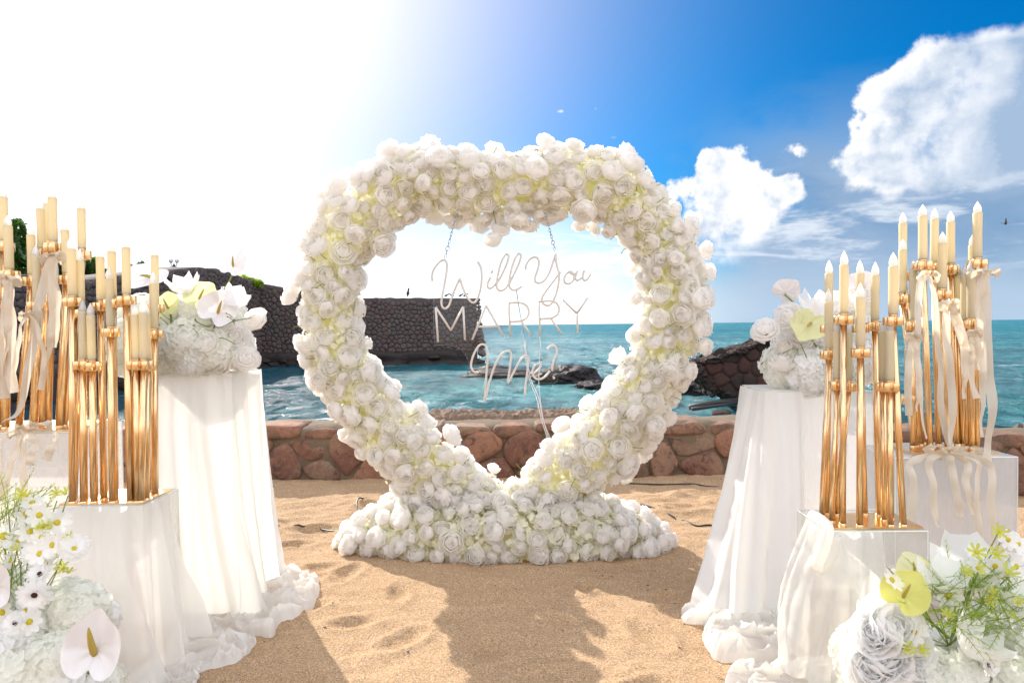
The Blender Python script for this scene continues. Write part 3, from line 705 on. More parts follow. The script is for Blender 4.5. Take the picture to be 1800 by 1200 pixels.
lp = P(306, 476, 29.5); s_ = thing('twin_globe_lamp', lp, 'small twin globe lamp on the rim of the sea wall', 'lamp')
V, F = lathe([(.16, -.1), (.14, .12), (.2, .16), (.04, .2), (.04, .3)], 10); put('pedestal', mesh('pedestal', V, F, M['iron']), s_, lp)
for sg in (-1, 1):
    m_ = MB(); m_.add(*tube([lp + Vector((0, 0, .2)), lp + Vector((sg * .12, 0, .24)), lp + Vector((sg * .13, 0, .36))], .018, 6)); m_.build('arm', M['iron'], s_)
    V, F = rockmesh(2, 1, 0, (.09, .09, .1)); put('globe', mesh('globe', V, F, M['glassball']), s_, lp + Vector((sg * .13, 0, .43)))
def bird(px, py, d, s, face, label, flying=False):
    c = P(px, py, d); b = thing('bird', c, label, 'bird', None if flying else 'birds perched on the sea wall')
    V, F = lathe([(.01, -.16), (.05, -.1), (.085, 0), (.07, .1), (.04, .16), (.055, .21), (.045, .26), (.01, .31)], 8)
    rot = Matrix.Rotation(face * .9, 3, 'Y'); put('body', mesh('body', [Vector(v) * s for v in V], F, M['feather']), b, c + Vector((0, 0, .1 * s)), rot)
    if flying:
        m = MB(); m.add([(c.x - .5 * s, c.y, c.z + .12 * s), (c.x, c.y - .1 * s, c.z), (c.x, c.y + .1 * s, c.z + .02), (c.x + .5 * s, c.y, c.z + .16 * s)], [(0, 1, 2), (1, 3, 2)]); m.build('wings', M['feather'], b, False)
    else:
        m = MB(); m.add(*tube([c + Vector((0, 0, -.09 * s)), c + Vector((0, 0, .06 * s))], .012 * s, 5)); m.build('leg', M['feather'], b)
bird(717, 519, 33.5, .9, .2, 'upright little bird alone on the wall near the flowers')
for x, f, l in ((784, 1, 'leftmost of the close row of birds on the wall'), (795, -1, 'second bird of the close row on the wall'), (809, 1, 'third bird of the close row, behind the letter W'), (817, 1, 'rightmost bird of the row near the wall corner')):
    bird(x, 521.5, 33.5, .62, f * 1.2, l)
bird(1768, 394, 60, 1.3, 0, 'small dark bird flying in the sky beside the tallest right candle', True)

pb = MB(); r3 = random.Random(17)
for i in range(420):
    x = r3.uniform(-2.2, 2.2); y = r3.uniform(2.2, 5.6); s = r3.uniform(.0025, .007) * (1.8 if r3.random() < .06 else 1); z = float(sand_h(np.array([[x]]), np.array([[y]]))[0, 0]); V, F = rockmesh(1, i * .37, .3)
    pb.add([(x + v[0] * s, y + v[1] * s, z + v[2] * s * .5) for v in V], F)
tag(put('shell_grit', mesh('shell_grit', pb.v, pb.f, M['mortar'], False)), 'small dark pebbles and shell bits scattered on the sand', 'pebbles', kind='stuff')

# ------------------------------------------------------------------ roses
def rose_mesh(seed, mat, res=(5, 5), layers=None, flare=0.0):
    r = random.Random(seed); m = MB()
    layers = layers or [(.26, 12, 3), (.40, 24, 3), (.55, 36, 4), (.70, 50, 5), (.84, 66, 5), (.97, 84, 6)]
    ns, nt = res
    for li, (rho, top, cnt) in enumerate(layers):
        off = r.uniform(0, 6.28)
        for k in range(cnt):
            a0 = off + 2 * math.pi * k / cnt + r.uniform(-.12, .12); hw = math.pi / cnt * r.uniform(1.15, 1.45)
            rk = rho * r.uniform(.95, 1.07); tk = R(top + r.uniform(-8, 8)); fl = r.uniform(.03, .09) * (li + 1) / 4 + flare * r.uniform(.8, 1.3); rag = r.uniform(0, 6.28)
            V = []; F = []
            for j in range(nt):
                t = j / (nt - 1)
                for i in range(ns):
                    s = -1 + 2 * i / (ns - 1)
                    tt = t * (1 - .16 * abs(s) ** 2.6 + .035 * math.sin(rag + s * 5.1))
                    th = R(172) + (tk - R(172)) * tt
                    wid = hw * (.35 + .65 * math.sin(min(1, t * 1.25) * math.pi / 2))
                    a = a0 + s * wid
                    rr = rk * (1 + fl * t ** 5 + .05 * s * s * t - .03 * (1 - abs(s)) * t) + .012 * math.sin(rag * 3 + s * 6 + t * 4)
                    V.append((rr * math.sin(th) * math.cos(a), rr * math.sin(th) * math.sin(a), rr * math.cos(th) * (1.0 if th > math.pi / 2 else .92)))
            for j in range(nt - 1):
                for i in range(ns - 1): q = j * ns + i; F.append((q, q + 1, q + ns + 1, q + ns))
            m.add(V, F)
    return m
ROSE = [mesh('rose', *(lambda b: (b.v, b.f))(rose_mesh(s, None)), M['petal']) for s in range(7)]
ROSE_OPEN = [mesh('rose', *(lambda b: (b.v, b.f))(rose_mesh(s + 50, None, (6, 5), [(.2, 10, 3), (.36, 30, 4), (.55, 52, 5), (.78, 78, 6), (1.0, 98, 7), (1.05, 112, 6)])), M['petal']) for s in range(4)]
ROSE_FRONT = [mesh('rose', *(lambda b: (b.v, b.f))(rose_mesh(s + 80, None, (8, 9), [(.16, 6, 2), (.27, 18, 3), (.38, 28, 3), (.50, 38, 4), (.62, 48, 4), (.74, 60, 5), (.86, 74, 5), (.95, 90, 6)], .20)), M['petal_front']) for s in range(3)]
ROSE_LOW = [rose_mesh(s + 20, None, (3, 3), [(.45, 24, 3), (.72, 50, 4), (.95, 80, 5)]) for s in range(3)]
def rot_any(n, r, tilt=.35):
    n = (Vector(n) + Vector((r.uniform(-1, 1), r.uniform(-1, 1), r.uniform(-1, 1))) * tilt).normalized()
    return frame_z(n, roll=r.uniform(0, 6.28))
def floret(m, p, n, s, r, petals=4):
    Rm = frame_z(n, roll=r.uniform(0, 6.28))
    for k in range(petals):
        a = 2 * math.pi * k / petals; ca, sa = math.cos(a), math.sin(a); w = .56 if petals == 4 else .4
        pts = [(0, 0, 0), (.55, -w, .22), (1.0, -w * .55, .30), (1.12, 0, .2), (1.0, w * .55, .30), (.55, w, .22)]
        m.add([p + Rm @ Vector((x * ca - y * sa, x * sa + y * ca, z)) * s for x, y, z in pts], [(0, 1, 2, 3), (0, 3, 4, 5)])
def twig(m, p, n, L, r):
    d = (Vector(n) + Vector((r.uniform(-1, 1), r.uniform(-1, 1), r.uniform(-1, 1))) * .7).normalized()
    m.add(*tube([p - d * .02, p + d * L * .5 + Vector((0, 0, r.uniform(-.01, .01))), p + d * L], [.0022, .002, .0015], 4))
    m.add(*tube([p + d * L, p + d * (L + .006)], [.004, .001], 4))

# ------------------------------------------------------------------ the heart shaped arch
DA = 3.9
CLN = [(880, 905, 46), (835, 872, 52), (780, 845, 60), (722, 800, 66), (668, 742, 63), (622, 682, 60), (592, 620, 58), (580, 550, 54), (584, 478, 56), (605, 416, 63), (655, 362, 66), (715, 322, 62), (790, 322, 62), (860, 330, 64),
       (930, 326, 62), (1000, 318, 66), (1068, 328, 68), (1120, 370, 64), (1162, 432, 58), (1182, 500, 60), (1176, 568, 62), (1160, 630, 62), (1128, 690, 66), (1082, 748, 68), (1030, 805, 68), (965, 858, 58), (915, 895, 48)]
pts = [P(x, y, DA) for x, y, w in CLN]; ws = [w * .93 / 1200 * DA for x, y, w in CLN]
cl = catmull([(p.x, p.z, w) for p, w in zip(pts, ws)], 8)
arch = thing('flower_heart_arch', (0, DA, 0), 'large heart shaped arch covered in white roses and cream hydrangea facing the camera', 'flower arch')
ctr = Vector((sum(c.x for c in cl) / len(cl), sum(c.y for c in cl) / len(cl)))
def arch_frame(i):
    a = cl[max(0, i - 1)]; b = cl[min(len(cl) - 1, i + 1)]; t = Vector((b.x - a.x, b.y - a.y)).normalized()
    n = Vector((-t.y, t.x))
    if n.dot(Vector((cl[i].x, cl[i].y)) - ctr) < 0: n = -n
    return Vector((cl[i].x, DA, cl[i].y)), Vector((n.x, 0, n.y)), cl[i].z
# bent steel hoop inside, and pale green filler round it
hoop = MB(); hoop.add(*tube([(c.x, DA, c.y) for c in cl], .012, 8)); hoop.build('hoop', M['iron'], arch)
seg = 12; V = []; F = []
for i in range(len(cl)):
    c, n, w = arch_frame(i)
    for k in range(seg):
        a = 2 * math.pi * k / seg; rr = w * (.50 + .10 * noise.noise(Vector((i * .35, k * .9, 0))))
        V.append(c + n * math.cos(a) * rr + Vector((0, 1, 0)) * math.sin(a) * rr * .8)
for i in range(len(cl) - 1):
    for k in range(seg): F.append((i * seg + k, i * seg + (k + 1) % seg, (i + 1) * seg + (k + 1) % seg, (i + 1) * seg + k))
put('filler', mesh('filler', V, F, M['core']), arch)
rr_ = random.Random(11); fm = MB(); tw = MB()
def arch_point(r, k):
    i = r.randrange(1, len(cl) - 1); c, n, w = arch_frame(i); a = r.uniform(0, 2 * math.pi)
    nn = (n * math.cos(a) + Vector((0, 1, 0)) * math.sin(a)); nn.normalize()
    return c + Vector((0, 0, 0)) + (n * math.cos(a) * w + Vector((0, 1, 0)) * math.sin(a) * w * .85) * k + Vector((r.uniform(-.02, .02), 0, r.uniform(-.02, .02))), nn
for i in range(9500):
    p, nn = arch_point(rr_, rr_.uniform(.60, .91))
    floret(fm, p, (nn + Vector((rr_.uniform(-.5, .5), rr_.uniform(-.5, .5), rr_.uniform(-.5, .5)))).normalized(), rr_.uniform(.010, .019), rr_)
tag(fm.build('hydrangea_florets', M['petal_cream'], arch), kind='stuff')
for i in range(320):
    p, nn = arch_point(rr_, .92)
    if nn.y < .2: twig(tw, p, nn, rr_.uniform(.02, .055), rr_)
tag(tw.build('twigs', M['stem'], arch), kind='stuff')
pl = []
for i in range(9000):
    p, nn = arch_point(rr_, rr_.uniform(.78, 1.0) + max(0, rr_.gauss(-.03, .15))); s = rr_.choice((.042, .050, .056, .060, .064, .070))
    if p.z < .16: continue
    if all((p - q[0]).length > (s + q[2]) * .76 for q in pl): pl.append((p, nn, s))
for (x, y, dd) in [(728, 262, 0), (765, 268, 0), (643, 293, 0), (962, 249, -.05), (934, 268, 0), (1243, 512, 0), (1246, 572, 0), (1250, 478, 0), (865, 418, -.1), (880, 400, -.05), (909, 386, 0), (964, 380, 0), (722, 378, 0), (1052, 376, 0), (803, 385, 0),
                   (505, 518, 0), (545, 628, 0), (608, 768, 0), (1140, 790, 0), (1132, 494, 0), (1122, 447, 0), (735, 722, 0), (625, 545, 0), (1245, 440, 0), (563, 340, 0), (700, 860, -.1), (1105, 830, -.1)]:
    p = P(x, y, DA + dd); o = Vector((p.x - ctr.x, -.5, p.z - ctr.y)).normalized(); pl.append((p, o, rr_.uniform(.050, .062)))
pl.sort(key=lambda q: q[0].y - .9 * max(0, -q[1].y))
back = MB(); k = 0
for (p, nn, s) in pl:
    if k < 300 and nn.y < .45:
        nn2 = (nn + Vector((0, -.25, .12))).normalized(); me = (ROSE * 2 + ROSE_OPEN[:1])[rr_.randrange(15)]
        put('rose', me, arch, p, rot_any(nn2, rr_, .45), (s, s, s * rr_.uniform(.88, 1.08))); k += 1
    else:
        b = ROSE_LOW[rr_.randrange(3)]; Mx = Matrix.Translation(p) @ rot_any(nn, rr_, .3).to_4x4() @ Matrix.Scale(s, 4); back.addm(b.v, b.f, Mx)
tag(back.build('rear_roses', M['petal'], arch), kind='stuff')

# ------------------------------------------------------------------ mound of roses at its foot
mound = thing('rose_mound', (-.06, 3.93, 0), 'low bank of white roses and hydrangea on the sand at the foot of the heart', 'flower mound')
def mp(a, e, k=1.0):
    ce = max(0, math.cos(e)) ** .7; x = math.copysign(abs(math.cos(a)) ** .8, math.cos(a)) * .92 * ce; y = math.copysign(abs(math.sin(a)) ** .8, math.sin(a)) * .31 * ce
    z = .34 * math.sin(e) ** .8 * (1 - .25 * (x / .92) ** 2); n = Vector((x / .92 ** 2 * .6, y / .31 ** 2 * .31, z / .3 + .1)).normalized()
    return Vector((-.06 + x * k, 3.93 + y * k, z * k + .0)), n
V = []; F = []
for j in range(9):
    for i in range(32):
        p, n = mp(2 * math.pi * i / 32, math.pi / 2 * j / 8, .78); V.append(p)
for j in range(8):
    for i in range(32): F.append((j * 32 + i, j * 32 + (i + 1) % 32, (j + 1) * 32 + (i + 1) % 32, (j + 1) * 32 + i))
put('filler', mesh('filler', V, F, M['core']), mound)
r5 = random.Random(5); fm = MB(); tw = MB()
for i in range(4600):
    p, n = mp(r5.uniform(0, 6.283), math.asin(r5.uniform(0, 1)), r5.uniform(.84, .97)); p.z = max(.012, p.z)
    floret(fm, p, (n + Vector((r5.uniform(-.5, .5), r5.uniform(-.5, .5), r5.uniform(-.3, .5)))).normalized(), r5.uniform(.010, .019), r5)
    if i < 120: twig(tw, p, n, r5.uniform(.03, .06), r5)
tag(fm.build('hydrangea_florets', M['petal_cream'], mound), kind='stuff'); tag(tw.build('twigs', M['stem'], mound), kind='stuff')
ml = []
for i in range(6000):
    p, n = mp(r5.uniform(0, 6.283), math.asin(r5.uniform(0, .96)), r5.uniform(.93, 1.06)); s = r5.choice((.042, .050, .056, .062, .066))
    p.z = max(s * .72, p.z)
    if all((p - q[0]).length > (s + q[2]) * .80 for q in ml): ml.append((p, n, s))
ml.sort(key=lambda q: q[0].y); back = MB()
for i, (p, n, s) in enumerate(ml):
    if p.y < 4.02 and i < 260: put('rose', ROSE[r5.randrange(7)], mound, p, rot_any((n + Vector((0, -.3, 0))).normalized(), r5, .4), s)
    else:
        b = ROSE_LOW[r5.randrange(3)]; back.addm(b.v, b.f, Matrix.Translation(p) @ rot_any(n, r5, .3).to_4x4() @ Matrix.Scale(s, 4))
tag(back.build('rear_roses', M['petal'], mound), kind='stuff')

# ------------------------------------------------------------------ hanging neon-tube sign
DS = 3.80
def S_(x, y, d=DS): return P(700 + x / 3.0, 340 + y / 3.0, d)
sign = thing('neon_sign', S_(600, 700), 'clear hanging sign with white tube letters reading Will You MARRY Me? inside the heart', 'sign')
LET = [
 ('letter_w', [[(180, 462), (178, 430), (190, 395), (215, 362), (240, 350), (254, 362), (256, 400), (245, 470), (232, 540), (228, 580), (236, 602), (252, 606), (268, 590), (285, 540), (305, 490), (325, 447)], [(325, 447), (338, 490), (360, 540), (385, 572), (405, 573), (420, 550), (436, 490), (440, 430), (435, 390), (420, 360)]], 1),
 ('letter_i', [[(499, 403), (490, 420)], [(487, 440), (473, 470), (472, 490), (483, 500), (500, 490), (520, 465)]], 1),
 ('letter_l', [[(515, 482), (545, 430), (570, 375), (582, 335), (575, 320), (560, 328), (540, 370), (525, 430), (518, 480), (525, 505), (545, 512), (565, 500), (585, 472)]], 1),
 ('letter_l', [[(586, 472), (610, 425), (635, 370), (647, 330), (640, 318), (625, 325), (605, 370), (590, 430), (585, 480), (597, 505), (620, 508), (640, 497), (650, 487)]], 1),
 ('letter_y', [[(672, 402), (673, 380), (690, 350), (715, 335), (735, 342), (742, 365), (735, 400), (722, 440), (722, 462), (738, 472), (765, 462), (795, 420), (815, 365), (829, 318)], [(830, 318), (832, 360), (845, 410), (848, 450), (840, 500), (825, 550), (805, 583), (785, 590), (765, 580), (757, 560), (768, 530), (800, 485), (830, 445), (856, 415)]], 1),
 ('letter_o', [[(905, 410), (885, 425), (875, 450), (880, 470), (897, 476), (917, 465), (927, 440), (920, 418), (905, 411), (914, 424), (932, 424), (945, 412)]], 1),
 ('letter_u', [[(945, 405), (934, 440), (938, 455), (952, 455), (968, 440), (980, 405)], [(980, 405), (973, 435), (980, 457), (995, 452), (1014, 424)]], 1),
 ('letter_m', [[(210, 783), (198, 600)], [(198, 600), (278, 722)], [(278, 722), (343, 597)], [(343, 597), (352, 772)]], 0),
 ('letter_a', [[(390, 772), (463, 590)], [(463, 590), (558, 757)], [(420, 704), (524, 700)]], 0),
 ('letter_r', [[(583, 575), (591, 755)], [(650, 675), (703, 750)]], 0, [(583, 577), (640, 575), (675, 590), (688, 620), (680, 650), (650, 670), (588, 677)]),
 ('letter_r', [[(741, 570), (749, 752)], [(805, 658), (860, 738)]], 0, [(741, 570), (800, 566), (835, 578), (848, 608), (840, 635), (810, 655), (745, 662)]),
 ('letter_y', [[(868, 560), (942, 632)], [(942, 632), (998, 550)], [(942, 632), (947, 732)]], 0),
 ('letter_m', [[(425, 943), (400, 940), (385, 915), (388, 880), (405, 835), (430, 800), (455, 798), (468, 820), (472, 860), (468, 920), (462, 1000), (457, 1088)], [(457, 1088), (480, 1000), (505, 920), (535, 860), (560, 835), (585, 832), (597, 855), (592, 900), (583, 960), (578, 1003)], [(578, 1003), (605, 950), (640, 885), (665, 858), (682, 858), (687, 880), (680, 950), (672, 1010), (668, 1063)]], 1),
 ('letter_e', [[(693, 945), (715, 947), (740, 927), (752, 907), (742, 898), (722, 905), (708, 935), (712, 960), (730, 978), (760, 975), (785, 955), (800, 935)]], 1),
 ('question_mark', [[(785, 822), (800, 805), (820, 800), (833, 812), (835, 840), (825, 870), (815, 900), (812, 935)], [(820, 966), (822, 978)]], 1),
]
lab = {'letter_w': 'script capital W', 'question_mark': 'script question mark'}
for L_ in LET:
    m = MB()
    segs = [(s, L_[2]) for s in L_[1]] + ([(L_[3], 1)] if len(L_) > 3 else [])
    for s, cur in segs:
        pp = [S_(x, y) for x, y in s]
        if cur and len(pp) > 2: pp = catmull(pp, 5)
        m.add(*tube(pp, .0060, 8))
    m.build(L_[0], M['neon'], sign)
# clear panel cut round the words
outl_ = [(187, 558), (200, 470), (150, 440), (180, 345), (240, 320), (300, 400), (400, 330), (480, 370), (560, 290), (660, 290), (700, 315), (830, 285), (880, 370), (1010, 370), (1045, 430), (1025, 560), (968, 690), (960, 738), (930, 762), (880, 770), (850, 830), (850, 930), (838, 990), (800, 1000), (760, 1000), (700, 1000), (690, 1082), (655, 1085), (600, 1030), (555, 1030), (480, 1100), (440, 1100), (420, 980), (385, 960), (370, 930), (368, 880), (330, 822), (262, 800), (203, 797), (188, 755)]
ol = catmull([S_(x, y, DS + .014) for x, y in outl_], 3, True)
bm = bmesh.new(); vs = [bm.verts.new(v) for v in ol]; f = bm.faces.new(vs); r = bmesh.ops.extrude_face_region(bm, geom=[f])
for v in [g for g in r['geom'] if isinstance(g, bmesh.types.BMVert)]: v.co.y += .005
bmesh.ops.triangulate(bm, faces=[f_ for f_ in bm.faces if len(f_.verts) > 4]); me = bpy.data.meshes.new('clear_panel'); bm.to_mesh(me); bm.free(); me.materials.append(M['acr_sign'])
put('clear_panel', me, sign)
rim = MB(); rim.add(*tube(ol, .0016, 5, closed=True)); rim.build('panel_edge', M['acr_sign'], sign)
# chains
def link(a, b, w, r, tw, n=14):
    d = (b - a); L = d.length; d.normalize(); s = Vector((0, 1, 0)) if tw else Vector((1, 0, 0)); s = (s - d * s.dot(d)).normalized(); c = (a + b) / 2; pp = []
    for k in range(n):
        an = 2 * math.pi * k / n; pp.append(c + d * math.cos(an) * L / 2 + s * math.sin(an) * w)
    return tube(pp, r, 5, closed=True)
for (xa, ya, xb, yb) in ((312, 90, 247, 338), (772, 90, 827, 300)):
    ch = MB(); a = S_(xa, ya); b = S_(xb, yb); n = 13
    for k in range(n):
        u = k / n; big = k in (7, 10); p = a.lerp(b, u - .012); q = a.lerp(b, u + 1.0 / n + .012); ch.add(*link(p, q, .010 if big else .006, .0024 if big else .0018, k % 2))
    ch.build('chain', M['steel'], sign)
cd = MB()
for dx in (0, 8):
    cd.add(*tube(catmull([S_(622, 500), S_(640, 620), S_(662, 740), S_(672 + dx, 860), S_(690 + dx, 975), S_(730 + dx * 1.5, 1080), S_(755 + dx, 1190), S_(790 + dx * 2, 1300, 3.86)], 4), .0022, 5))
cd.add(*tube(catmull([S_(748, 752), S_(745, 900), S_(742, 1010), S_(765, 1190), S_(800, 1310, 3.86)], 4), .0018, 5))
tag(cd.build('power_cord', M['whitecord']), 'thin white cords trailing from the sign down into the flowers', 'cord')

# ------------------------------------------------------------------ acrylic plinths (x0, x1, y0, y1, height)
def plinth(x0, x1, y0, y1, h, matk, label):
    t = thing('acrylic_plinth', ((x0 + x1) / 2, (y0 + y1) / 2, 0), label, 'plinth', 'acrylic display plinths'); e = .005; m = M[matk]
    def pn(name, *b):
        V, F = box(*b); put(name, mesh(name, V, F, m, False), t)
    pn('side_panel', x0, x1, y0, y0 + e, -.03, h - e); pn('side_panel', x0, x1, y1 - e, y1, -.03, h - e)
    pn('side_panel', x0, x0 + e, y0 + e, y1 - e, -.03, h - e); pn('side_panel', x1 - e, x1, y0 + e, y1 - e, -.03, h - e)
    pn('top_panel', x0, x1, y0, y1, h - e + .0005, h)
    k = MB(); g = .0022
    for (xa, ya) in ((x0, y0), (x1, y0), (x1, y1), (x0, y1)): k.add(*tube([(xa, ya, -.03), (xa, ya, h)], g, 4))
    for z in (h - .001,):
        k.add(*tube([(x0, y0, z), (x1, y0, z), (x1, y1, z), (x0, y1, z)], g, 4, closed=True))
    k.build('bright_edge', M['acr_edge'], t, False); return t
PL = {}
PL['RF'] = (1.045, 1.365, 2.235, 2.50, .587); plinth(*PL['RF'], 'acr_clear', 'low clear acrylic plinth at front right with white cloth over its left corner')
PL['RT'] = (1.20, 1.70, 3.2, 3.52, .95); plinth(*PL['RT'], 'acr_milk', 'tall scuffed acrylic plinth at right carrying the flower arrangement')
PL['RB'] = (1.53, 2.02, 2.72, 3.02, .731); plinth(*PL['RB'], 'acr_milk', 'square milky acrylic plinth at far right carrying the ribboned candles')
PL['LF'] = (-1.79, -1.452, 2.66, 2.94, .587); plinth(*PL['LF'], 'acr_white', 'low frosted plinth at front left carrying the plain candle stand')
PL['LT'] = (-1.62, -1.235, 3.0, 3.30, 1.075); plinth(*PL['LT'], 'acr_white', 'tall frosted plinth at left glowing white with the flower arrangement')
PL['LB'] = (-2.52, -1.93, 2.98, 3.36, .83); plinth(*PL['LB'], 'acr_white', 'wide frosted plinth at left edge under the ribboned candles')

# ------------------------------------------------------------------ draped chiffon
def drape(T, B, mat, name, label, seed, nf=7, nu=150, nv=90, amp=(.004, .03), sag=.0, ease=.9, group='white chiffon drapes', lean=0):
    """T: polyline along the top edge; B: polyline on the ground; both in world points"""
    def resample(L, n):
        L = [Vector(p) for p in L]; d = [0]
        for a, b in zip(L[:-1], L[1:]): d.append(d[-1] + (b - a).length)
        out = []
        for i in range(n):
            s = d[-1] * i / (n - 1); k = 0
            while k < len(L) - 2 and d[k + 1] < s: k += 1
            q = (s - d[k]) / max(1e-9, d[k + 1] - d[k]); out.append(L[k].lerp(L[k + 1], q))
        return out
    Tp = resample(T, nu); Bp = resample(B, nu); V = []; F = []; r = random.Random(seed); ph = [r.uniform(0, 6.28) for _ in range(6)]
    def nrm(L, i):
        a = L[max(0, i - 4)]; b = L[min(nu - 1, i + 4)]; d = b - a; return Vector((d.y, -d.x, 0)).normalized()
    for j in range(nv):
        v = j / (nv - 1)
        for i in range(nu):
            u = i / (nu - 1); k = v ** ease
            p = Tp[i].lerp(Bp[i], k); p.z = Tp[i].z * (1 - v) + Bp[i].z * v
            n = (nrm(Tp, i) * (1 - v) + nrm(Bp, i) * v).normalized()
            uw = u + .035 * math.sin(v * 2.3 + ph[0] + u * 4) + .02 * noise.noise(Vector((u * 3, v * 2, seed)))
            f = math.sin(uw * nf * 6.28 + ph[1]) * .55 + math.sin(uw * nf * 2.3 * 6.28 + ph[2] + v) * .25 + math.sin(uw * nf * .47 * 6.28 + ph[3]) * .5
            f = math.copysign(abs(f) ** .75, f)
            A = amp[0] + (amp[1] - amp[0]) * (v ** .8)
            cr = noise.noise(Vector((u * 14, v * 9, seed + 5))) * .004 * (.4 + v) + noise.noise(Vector((u * 40, v * 22, seed))) * .0012
            p = p + n * (f * A + A + cr + sag * math.sin(v * 3.14)) ; V.append(p)
    for j in range(nv - 1):
        for i in range(nu - 1): q = j * nu + i; F.append((q, q + 1, q + nu + 1, q + nu))
    o = put(name, mesh(name, V, F, mat)); tag(o, label, 'drape', group); return o
def puddle(parent, poly, hgt, seed, mat, freq=6.5):
    """crumpled heap of cloth over the ground outline poly (x, y), joined to the drape it belongs to"""
    pl_ = catmull([(x, y, 0) for x, y in poly], 30, True); n = len(pl_); cx = sum(p.x for p in pl_) / n; cy_ = sum(p.y for p in pl_) / n; nr = 70
    bx = np.array([p.x for p in pl_]); by = np.array([p.y for p in pl_]); an = np.arange(n) / n * 2 * np.pi
    wob = 1 + .05 * fbm(np.cos(an) * 3.2 + seed, np.sin(an) * 3.2, seed, 3) + .022 * fbm(np.cos(an) * 11 + seed, np.sin(an) * 11, seed + 3, 2)
    t = np.linspace(0, 1, nr)[:, None]; X = cx + (bx - cx)[None, :] * t * wob; Y = cy_ + (by - cy_)[None, :] * t * wob
    X = np.concatenate([X, X[:, :1]], 1); Y = np.concatenate([Y, Y[:, :1]], 1); t = np.broadcast_to(t, X.shape)
    rad = np.hypot(X - cx, Y - cy_) / np.maximum(t, 1e-6); e = np.clip((1 - t) * rad / .045, 0, 1); e = np.sqrt(np.clip(1 - (1 - e) ** 2, 0, 1))
    qx = X + .13 * fbm(X * 3.4, Y * 3.4, seed + 1, 2); qy = Y + .13 * fbm(X * 3.4, Y * 3.4, seed + 2, 2)
    def ridge(k, fx, fy, p): return np.clip(1 - np.abs(fbm(qx * fx, qy * fy, seed + k, 1)) * 2.2, 0, 1) ** p
    r1 = ridge(3, freq, freq * 1.5, 1.3); r2 = ridge(4, freq * 2.1 + 5, freq * 2.9, 1.2); r3 = ridge(5, freq * 4.3, freq * 5, 1.1)
    Z = sand_h(X, Y) + .004 + e * hgt * (.22 + .48 * r1 + .30 * r2 + .12 * r3 + .35 * fbm(X * 3, Y * 3, seed + 9, 2))
    k = e * .014; X2 = X + k * (r2 - .5) * 1.6 * np.cos(Y * 21 + seed); Y2 = Y - k * (r1 - .4) * 2.2
    o = put('cloth_heap', gridmesh('cloth_heap', X2, Y2, Z, mat), parent); return o
def g2(x, y): p = G(x, y); return (p.x, p.y)
zt = lambda p, z: Vector((p.x, p.y, z))
h = PL['LT']; hz = h[4] + .004
d1 = drape([(-1.56, 3.0 - .004, hz), (-1.235, 3.0 - .004, hz), (-1.222, 3.31, hz)], [zt(G(286, 1092), .03), zt(G(350, 1092), .03), zt(G(432, 1080), .03), zt(G(482, 1008), .03)], M['cloth'], 'chiffon_drape', 'long white chiffon drape glowing on the tall left plinth', 21, 4.2, 190, 100, (.006, .045), ease=2.0)
puddle(d1, [g2(*q) for q in ((310, 1100), (400, 1035), (455, 1000), (500, 1012), (550, 1018), (562, 1040), (535, 1085), (492, 1100), (478, 1122), (430, 1118), (380, 1110), (340, 1118))], .085, 3, M['cloth'])
d1b = drape([(-1.57, 2.999, hz + .003), (-1.40, 2.99, hz + .003), (-1.232, 2.99, hz + .003)], [(-1.57, 2.985, hz - .012), (-1.40, 2.98, hz - .014), (-1.226, 2.985, hz - .012)], M['cloth'], 'cloth_fold', None, 5, 5, 60, 4, (.002, .004)); d1b.parent = d1
for k_ in ('label', 'category', 'group'):
    if k_ in d1b: del d1b[k_]
top = MB(); V, F = box(-1.58, -1.233, 2.997, 3.31, hz - .001, hz + .002); top.add(V, F); top.build('top_cloth', M['cloth'], d1)
h = PL['LF']; hz = h[4] + .004
d2 = drape([(-1.79, 2.655, hz), (-1.45, 2.655, hz), (-1.445, 2.84, hz)], [zt(G(88, 1230), .03), zt(G(150, 1240), .03), zt(G(235, 1215), .03), zt(G(338, 1140), .03)], M['cloth_sheer'], 'chiffon_drape', 'sheer white drape hanging from the low front left plinth', 8, 2.9, 190, 100, (.012, .070), ease=1.5)
puddle(d2, [g2(*q) for q in ((205, 1225), (290, 1150), (325, 1095), (372, 1100), (405, 1128), (448, 1130), (440, 1150), (415, 1172), (345, 1190), (335, 1235), (260, 1250))], .08, 14, M['cloth'])
top = MB(); V, F = box(-1.70, -1.448, 2.657, 2.84, hz - .002, hz + .001); top.add(V, F); top.build('top_cloth', M['cloth_sheer'], d2)
h = PL['RT']; hz = h[4] + .004
d3 = drape([(1.185, 3.52, hz), (1.185, 3.19, hz), (1.36, 3.19, hz)], [zt(G(1252, 1052), .03), zt(G(1258, 1108), .03), zt(G(1330, 1122), .03), zt(G(1408, 1105), .03)], M['cloth'], 'chiffon_drape', 'white chiffon drape on the left side of the tall right plinth', 31, 3.8, 190, 100, (.007, .050), ease=1.2)
puddle(d3, [g2(*q) for q in ((1202, 1082), (1235, 1050), (1290, 1045), (1395, 1060), (1420, 1110), (1400, 1150), (1370, 1160), (1320, 1172), (1265, 1165), (1238, 1135), (1236, 1108), (1205, 1100))], .09, 24, M['cloth'])
top = MB(); V, F = box(1.19, 1.40, 3.195, 3.53, hz - .001, hz + .003); top.add(V, F); top.build('top_cloth', M['cloth'], d3)
h = PL['RF']; hz = h[4] + .004
